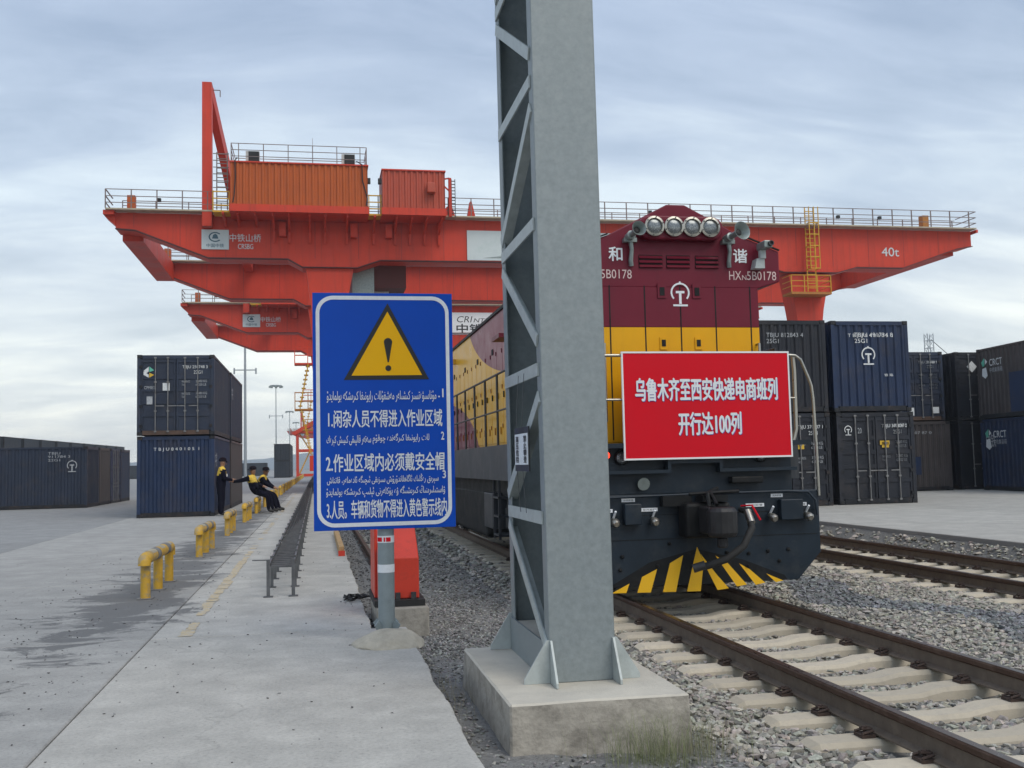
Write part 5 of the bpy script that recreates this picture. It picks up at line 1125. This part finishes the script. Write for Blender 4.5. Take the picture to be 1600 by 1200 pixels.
B('battery_box', 'loco_skirt', LX-1.46, LX-1.15, 17.0, 17.9, .42, 1.02, bevel=.02); B('air_tank', 'loco_black', LX-1.42, LX-1.10, 23.5, 25.2, .7, 1.1, bevel=.1)
mb = MB()
for k in range(5): mb.path([(LX-1.18, 15.2+.5*k, 1.2), (LX-1.24, 15.3+.5*k, .8), (LX-1.16, 15.5+.5*k, .5)], .022, 6)
mb.build('pipework', 'tray_steel', lo, smooth=60)
mb = MB()
for z in (.35, .65, .95): mb.box(LX-1.5, LX-1.2, 16.2, 16.7, z, z+.03)
for y in (16.2, 16.68): mb.box(LX-1.5, LX-1.46, y, y+.03, .3, 1.25)
mb.build('side_steps', 'loco_skirt', lo)

# ================================================================== RED BANNER ON THE HANDRAIL
bn = thing('red_banner', 'red banner board with white Chinese lettering tied to the locomotive front rail', 'banner', (4.53, 11.33, 1.54))
BY = 11.345
mb = MB(); mb.box(3.485, 5.535, BY, BY+.018, 1.535, 2.757); mb.build('board', 'banner_red', bn)
mb = MB()
for a in ((3.47, 5.55, 2.755, 2.775), (3.47, 5.55, 1.517, 1.537)): mb.box(a[0], a[1], BY-.006, BY+.022, a[2], a[3])
for a in ((3.47, 3.488), (5.532, 5.55)): mb.box(a[0], a[1], BY-.005, BY+.021, 1.5375, 2.7545)
mb.build('frame', 'white_paint', bn)
def bl(body, u0, u1, v0, v1, bold): 
    f = lambda u: 3.488+(u-120)/(888-120)*(5.532-3.488)
    g = lambda v: 2.757-(v-42)/(522-42)*1.222
    letters(body, f(u0)+.006, f(u1)+.006, g(v1)-.006, g(v0)-.006, BY-.0035, 'sign_blue', bn, bold=bold, name='lettering_shadow'); letters(body, f(u0), f(u1), g(v1), g(v0), BY-.007, 'sign_white', bn, bold=bold)
bl('乌鲁木齐至西安快递电商班列', 172, 832, 158, 262, .02); bl('开行达100列', 365, 655, 316, 420, .02)

# ================================================================== PEOPLE
def person(label, loc, rz, J, Rd, E_, mats, cap_dir, seat=None):
    """J joints (dict name->xyz), Rd radii, E_ edges; mats: bone -> slot"""
    t = thing('person', label, 'person', (0, 0, 0))
    nm = list(J); me = bpy.data.meshes.new('b'); me.from_pydata([J[k] for k in nm], [(nm.index(a), nm.index(b)) for a, b in E_], []); ob = bpy.data.objects.new('b', me); COL.objects.link(ob)
    sk = ob.modifiers.new('s', 'SKIN'); sk.use_smooth_shade = True; sub = ob.modifiers.new('u', 'SUBSURF'); sub.levels = 2; sub.render_levels = 2
    for i, k in enumerate(nm): me.skin_vertices[0].data[i].radius = (Rd[k], Rd[k])
    me.skin_vertices[0].data[0].use_root = True
    bpy.context.view_layer.update(); m2 = bpy.data.meshes.new_from_object(ob.evaluated_get(bpy.context.evaluated_depsgraph_get())); bpy.data.objects.remove(ob)
    m2.name = 'body'; m2.materials.clear(); sl = ['navy_cloth', 'skin', 'vest_yellow', 'boot']
    for s_ in sl: m2.materials.append(MATS[s_])
    segs = [(Vector(J[a]), Vector(J[b]), mats.get((a, b), 0), (a, b)) for a, b in E_]; idx = []
    for p in m2.polygons:
        c = p.center; best = (9, 0, None)
        for a, b, s_, key in segs:
            d = b-a; u = max(0, min(1, (c-a).dot(d)/max(d.length_squared, 1e-6))); r_ = Rd[key[0]]*(1-u)+Rd[key[1]]*u; q = (c-(a+d*u)).length-r_
            if q < best[0]: best = (q, s_, (key, u))
        s_ = best[1]; (key, u) = best[2]
        if key == ('spine', 'chest') and u > .55: s_ = 2
        if key in (('chest', 'neck'), ('chest', 'sh_l'), ('chest', 'sh_r')): s_ = 2
        if key == ('chest', 'neck') and u > .75: s_ = 1
        idx.append(s_)
    m2.polygons.foreach_set('material_index', idx); body = bpy.data.objects.new('body', m2); COL.objects.link(body); body.parent = t; t.scale = (1.06, 1.12, 1.06)
    h = Vector(J['head']); f = Vector(cap_dir).normalized()
    mb = MB(); mb.lathe([(.112, .035), (.115, .06), (.108, .11), (.07, .145), (.02, .155)], h, n=16)
    sd = Vector((-f.y, f.x, 0)); pts = [h+sd*(.1*math.cos(R(q)))+f*(.06+.13*math.sin(R(q)))+Vector((0, 0, .045-.02*math.sin(R(q)))) for q in range(0, 181, 20)]
    n = len(pts); mb.add(pts+[p+Vector((0, 0, .012)) for p in pts], [tuple(range(n)), tuple(range(2*n-1, n-1, -1))]+[(i, i+1, n+i+1, n+i) for i in range(n-1)]); mb.build('cap', 'cap', t, smooth=50)
    mb = MB(); e = h+Vector((0, 0, -.01)); mb.lathe([(.016, 0), (.02, .02), (.008, .03)], e+f*.095+Vector((0, 0, -.02)), f, 8); mb.build('nose', 'skin', t, smooth=60)
    mb = MB()
    for s_ in (-1, 1): mb.lathe([(.011, 0), (.008, .006)], e+f*.093+sd*(.036*s_)+Vector((0, 0, .012)), f, 8)
    mb.build('eyes', 'black', t)
    mb = MB()
    for s_ in (-1, 1): mb.lathe([(.02, 0), (.026, .012), (.012, .02)], e+sd*(.092*s_), sd*s_, 8)
    mb.build('ears', 'skin', t, smooth=60)
    hip = Vector(J['pelvis'])
    mb = MB(); c = Vector(J['chest'])+f*.15; mb.box(c.x-.03, c.x+.03, c.y-.03, c.y+.03, c.z-.12, c.z-.04); mb.build('badge', 'id_white', t)
    # hands: palm with five short fingers
    for sd_ in ('l', 'r'):
        w_, k_ = Vector(J['wr_'+sd_]), Vector(J['hd_'+sd_]); d = (k_-w_).normalized(); a = d.cross(Vector((0, 0, 1))); a = a.normalized() if a.length > .1 else Vector((1, 0, 0)); up = a.cross(d)
        mb = MB()
        for j, ln in enumerate((.065, .078, .072, .055)): b0 = k_+a*(.016*(j-1.5)*1.3); mb.path([b0, b0+d*ln*.55-up*.004, b0+d*ln-up*.022], [.010, .009, .007], 6)
        b0 = k_-d*.035+a*.035; mb.path([b0, b0+a*.022+d*.025, b0+a*.028+d*.055], [.011, .010, .008], 6); mb.build('fingers', 'skin', t, smooth=60)
    # side stripes of the trousers
    place(t, loc, rz); return t
EDG = [('pelvis', 'spine'), ('spine', 'chest'), ('chest', 'neck'), ('neck', 'chin'), ('chin', 'head'), ('head', 'crown'), ('chest', 'sh_l'), ('sh_l', 'el_l'), ('el_l', 'wr_l'), ('wr_l', 'hd_l'), ('chest', 'sh_r'), ('sh_r', 'el_r'), ('el_r', 'wr_r'), ('wr_r', 'hd_r'),
       ('pelvis', 'hip_l'), ('hip_l', 'kn_l'), ('kn_l', 'an_l'), ('an_l', 'toe_l'), ('pelvis', 'hip_r'), ('hip_r', 'kn_r'), ('kn_r', 'an_r'), ('an_r', 'toe_r')]
RAD = dict(pelvis=.175, spine=.17, chest=.185, neck=.06, chin=.075, head=.098, crown=.085, sh_l=.10, el_l=.068, wr_l=.045, hd_l=.038, sh_r=.10, el_r=.068, wr_r=.045, hd_r=.038, hip_l=.125, kn_l=.095, an_l=.075, toe_l=.045, hip_r=.125, kn_r=.095, an_r=.075, toe_r=.042)
BM = {('neck', 'chin'): 1, ('chin', 'head'): 1, ('head', 'crown'): 1, ('wr_l', 'hd_l'): 1, ('wr_r', 'hd_r'): 1, ('an_l', 'toe_l'): 3, ('an_r', 'toe_r'): 3}
# local frame: facing +x
stand = dict(pelvis=(0, 0, .96), spine=(.01, 0, 1.15), chest=(.02, 0, 1.36), neck=(.03, 0, 1.50), chin=(.06, 0, 1.57), head=(.06, 0, 1.65), crown=(.05, 0, 1.70), sh_l=(.02, .19, 1.42), el_l=(.08, .25, 1.16), wr_l=(.30, .16, 1.10), hd_l=(.38, .12, 1.11), sh_r=(.02, -.19, 1.42), el_r=(.06, -.25, 1.16), wr_r=(.30, -.15, 1.10), hd_r=(.38, -.11, 1.12),
    hip_l=(0, .10, .90), kn_l=(.02, .11, .50), an_l=(-.01, .12, .09), toe_l=(.17, .14, .045), hip_r=(0, -.10, .90), kn_r=(.02, -.11, .50), an_r=(-.01, -.12, .09), toe_r=(.17, -.14, .045))
person('man standing in dark uniform with yellow shoulders beside the blue container', (-3.10, 35.0, 0), R(14), stand, RAD, EDG, BM, (1, 0, -.2))
sit = dict(pelvis=(0, 0, .70), spine=(-.05, 0, .87), chest=(-.08, 0, 1.09), neck=(-.05, 0, 1.23), chin=(-.04, -.02, 1.295), head=(-.05, -.03, 1.37), crown=(-.06, -.03, 1.42), sh_l=(-.09, .19, 1.14), el_l=(.05, .26, .95), wr_l=(.24, .16, .86), hd_l=(.32, .12, .84), sh_r=(-.12, -.19, 1.14), el_r=(-.40, -.24, 1.06), wr_r=(-.62, -.20, 1.03), hd_r=(-.70, -.19, 1.04),
    hip_l=(.06, .10, .69), kn_l=(.44, .13, .58), an_l=(.56, .12, .11), toe_l=(.73, .14, .06), hip_r=(.06, -.10, .69), kn_r=(.42, -.14, .56), an_r=(.46, -.14, .10), toe_r=(.63, -.16, .055))
RS = dict(RAD); RS.update(hip_l=.105, kn_l=.078, an_l=.058, hip_r=.105, kn_r=.078, an_r=.058)
person('man seated on the guard rail reaching an arm towards the standing man', (-2.08, 36.0, 0), R(-4), sit, RS, EDG, BM, (-.75, -.65, 0))
sit2 = dict(sit); sit2.update(el_r=(.24, -.25, .92), wr_r=(.44, -.12, .80), hd_r=(.52, -.08, .77), chest=(.09, 0, 1.08), neck=(.16, 0, 1.21), chin=(.20, -.02, 1.265), head=(.20, -.03, 1.335), crown=(.19, -.03, 1.385), sh_l=(.10, .19, 1.13), sh_r=(.08, -.19, 1.13), spine=(.03, 0, .88), el_l=(.26, .25, .92), wr_l=(.44, .16, .80), hd_l=(.52, .12, .78), kn_l=(.46, .13, .56), an_l=(.62, .12, .11), toe_l=(.79, .14, .07), kn_r=(.44, -.12, .55), an_r=(.56, -.12, .10), toe_r=(.73, -.15, .06))
person('man seated on the guard rail behind, farther of the two, hands on his lap', (-1.96, 37.0, 0), R(-6), sit2, RS, EDG, BM, (.6, -.8, 0))
# ================================================================== THIN HAZE OVER THE YARD
hz_ = MB().box(-600, 600, -40, 1300, -1.45, 36).build('haze', 'black'); hz_.data.materials.clear()
hm = bpy.data.materials.new('haze_air'); hm.use_nodes = True; ht = hm.node_tree; ht.nodes.remove(ht.nodes['Principled BSDF'])
pv = nd('ShaderNodeVolumePrincipled', ht); pv.inputs['Color'].default_value = (.86, .90, .94, 1); pv.inputs['Density'].default_value = 0.0005; pv.inputs['Anisotropy'].default_value = .3
ht.links.new(pv.outputs[0], ht.nodes['Material Output'].inputs['Volume']); hz_.data.materials.append(hm); tag(hz_, 'thin pale haze over the container yard', 'haze', kind='stuff')
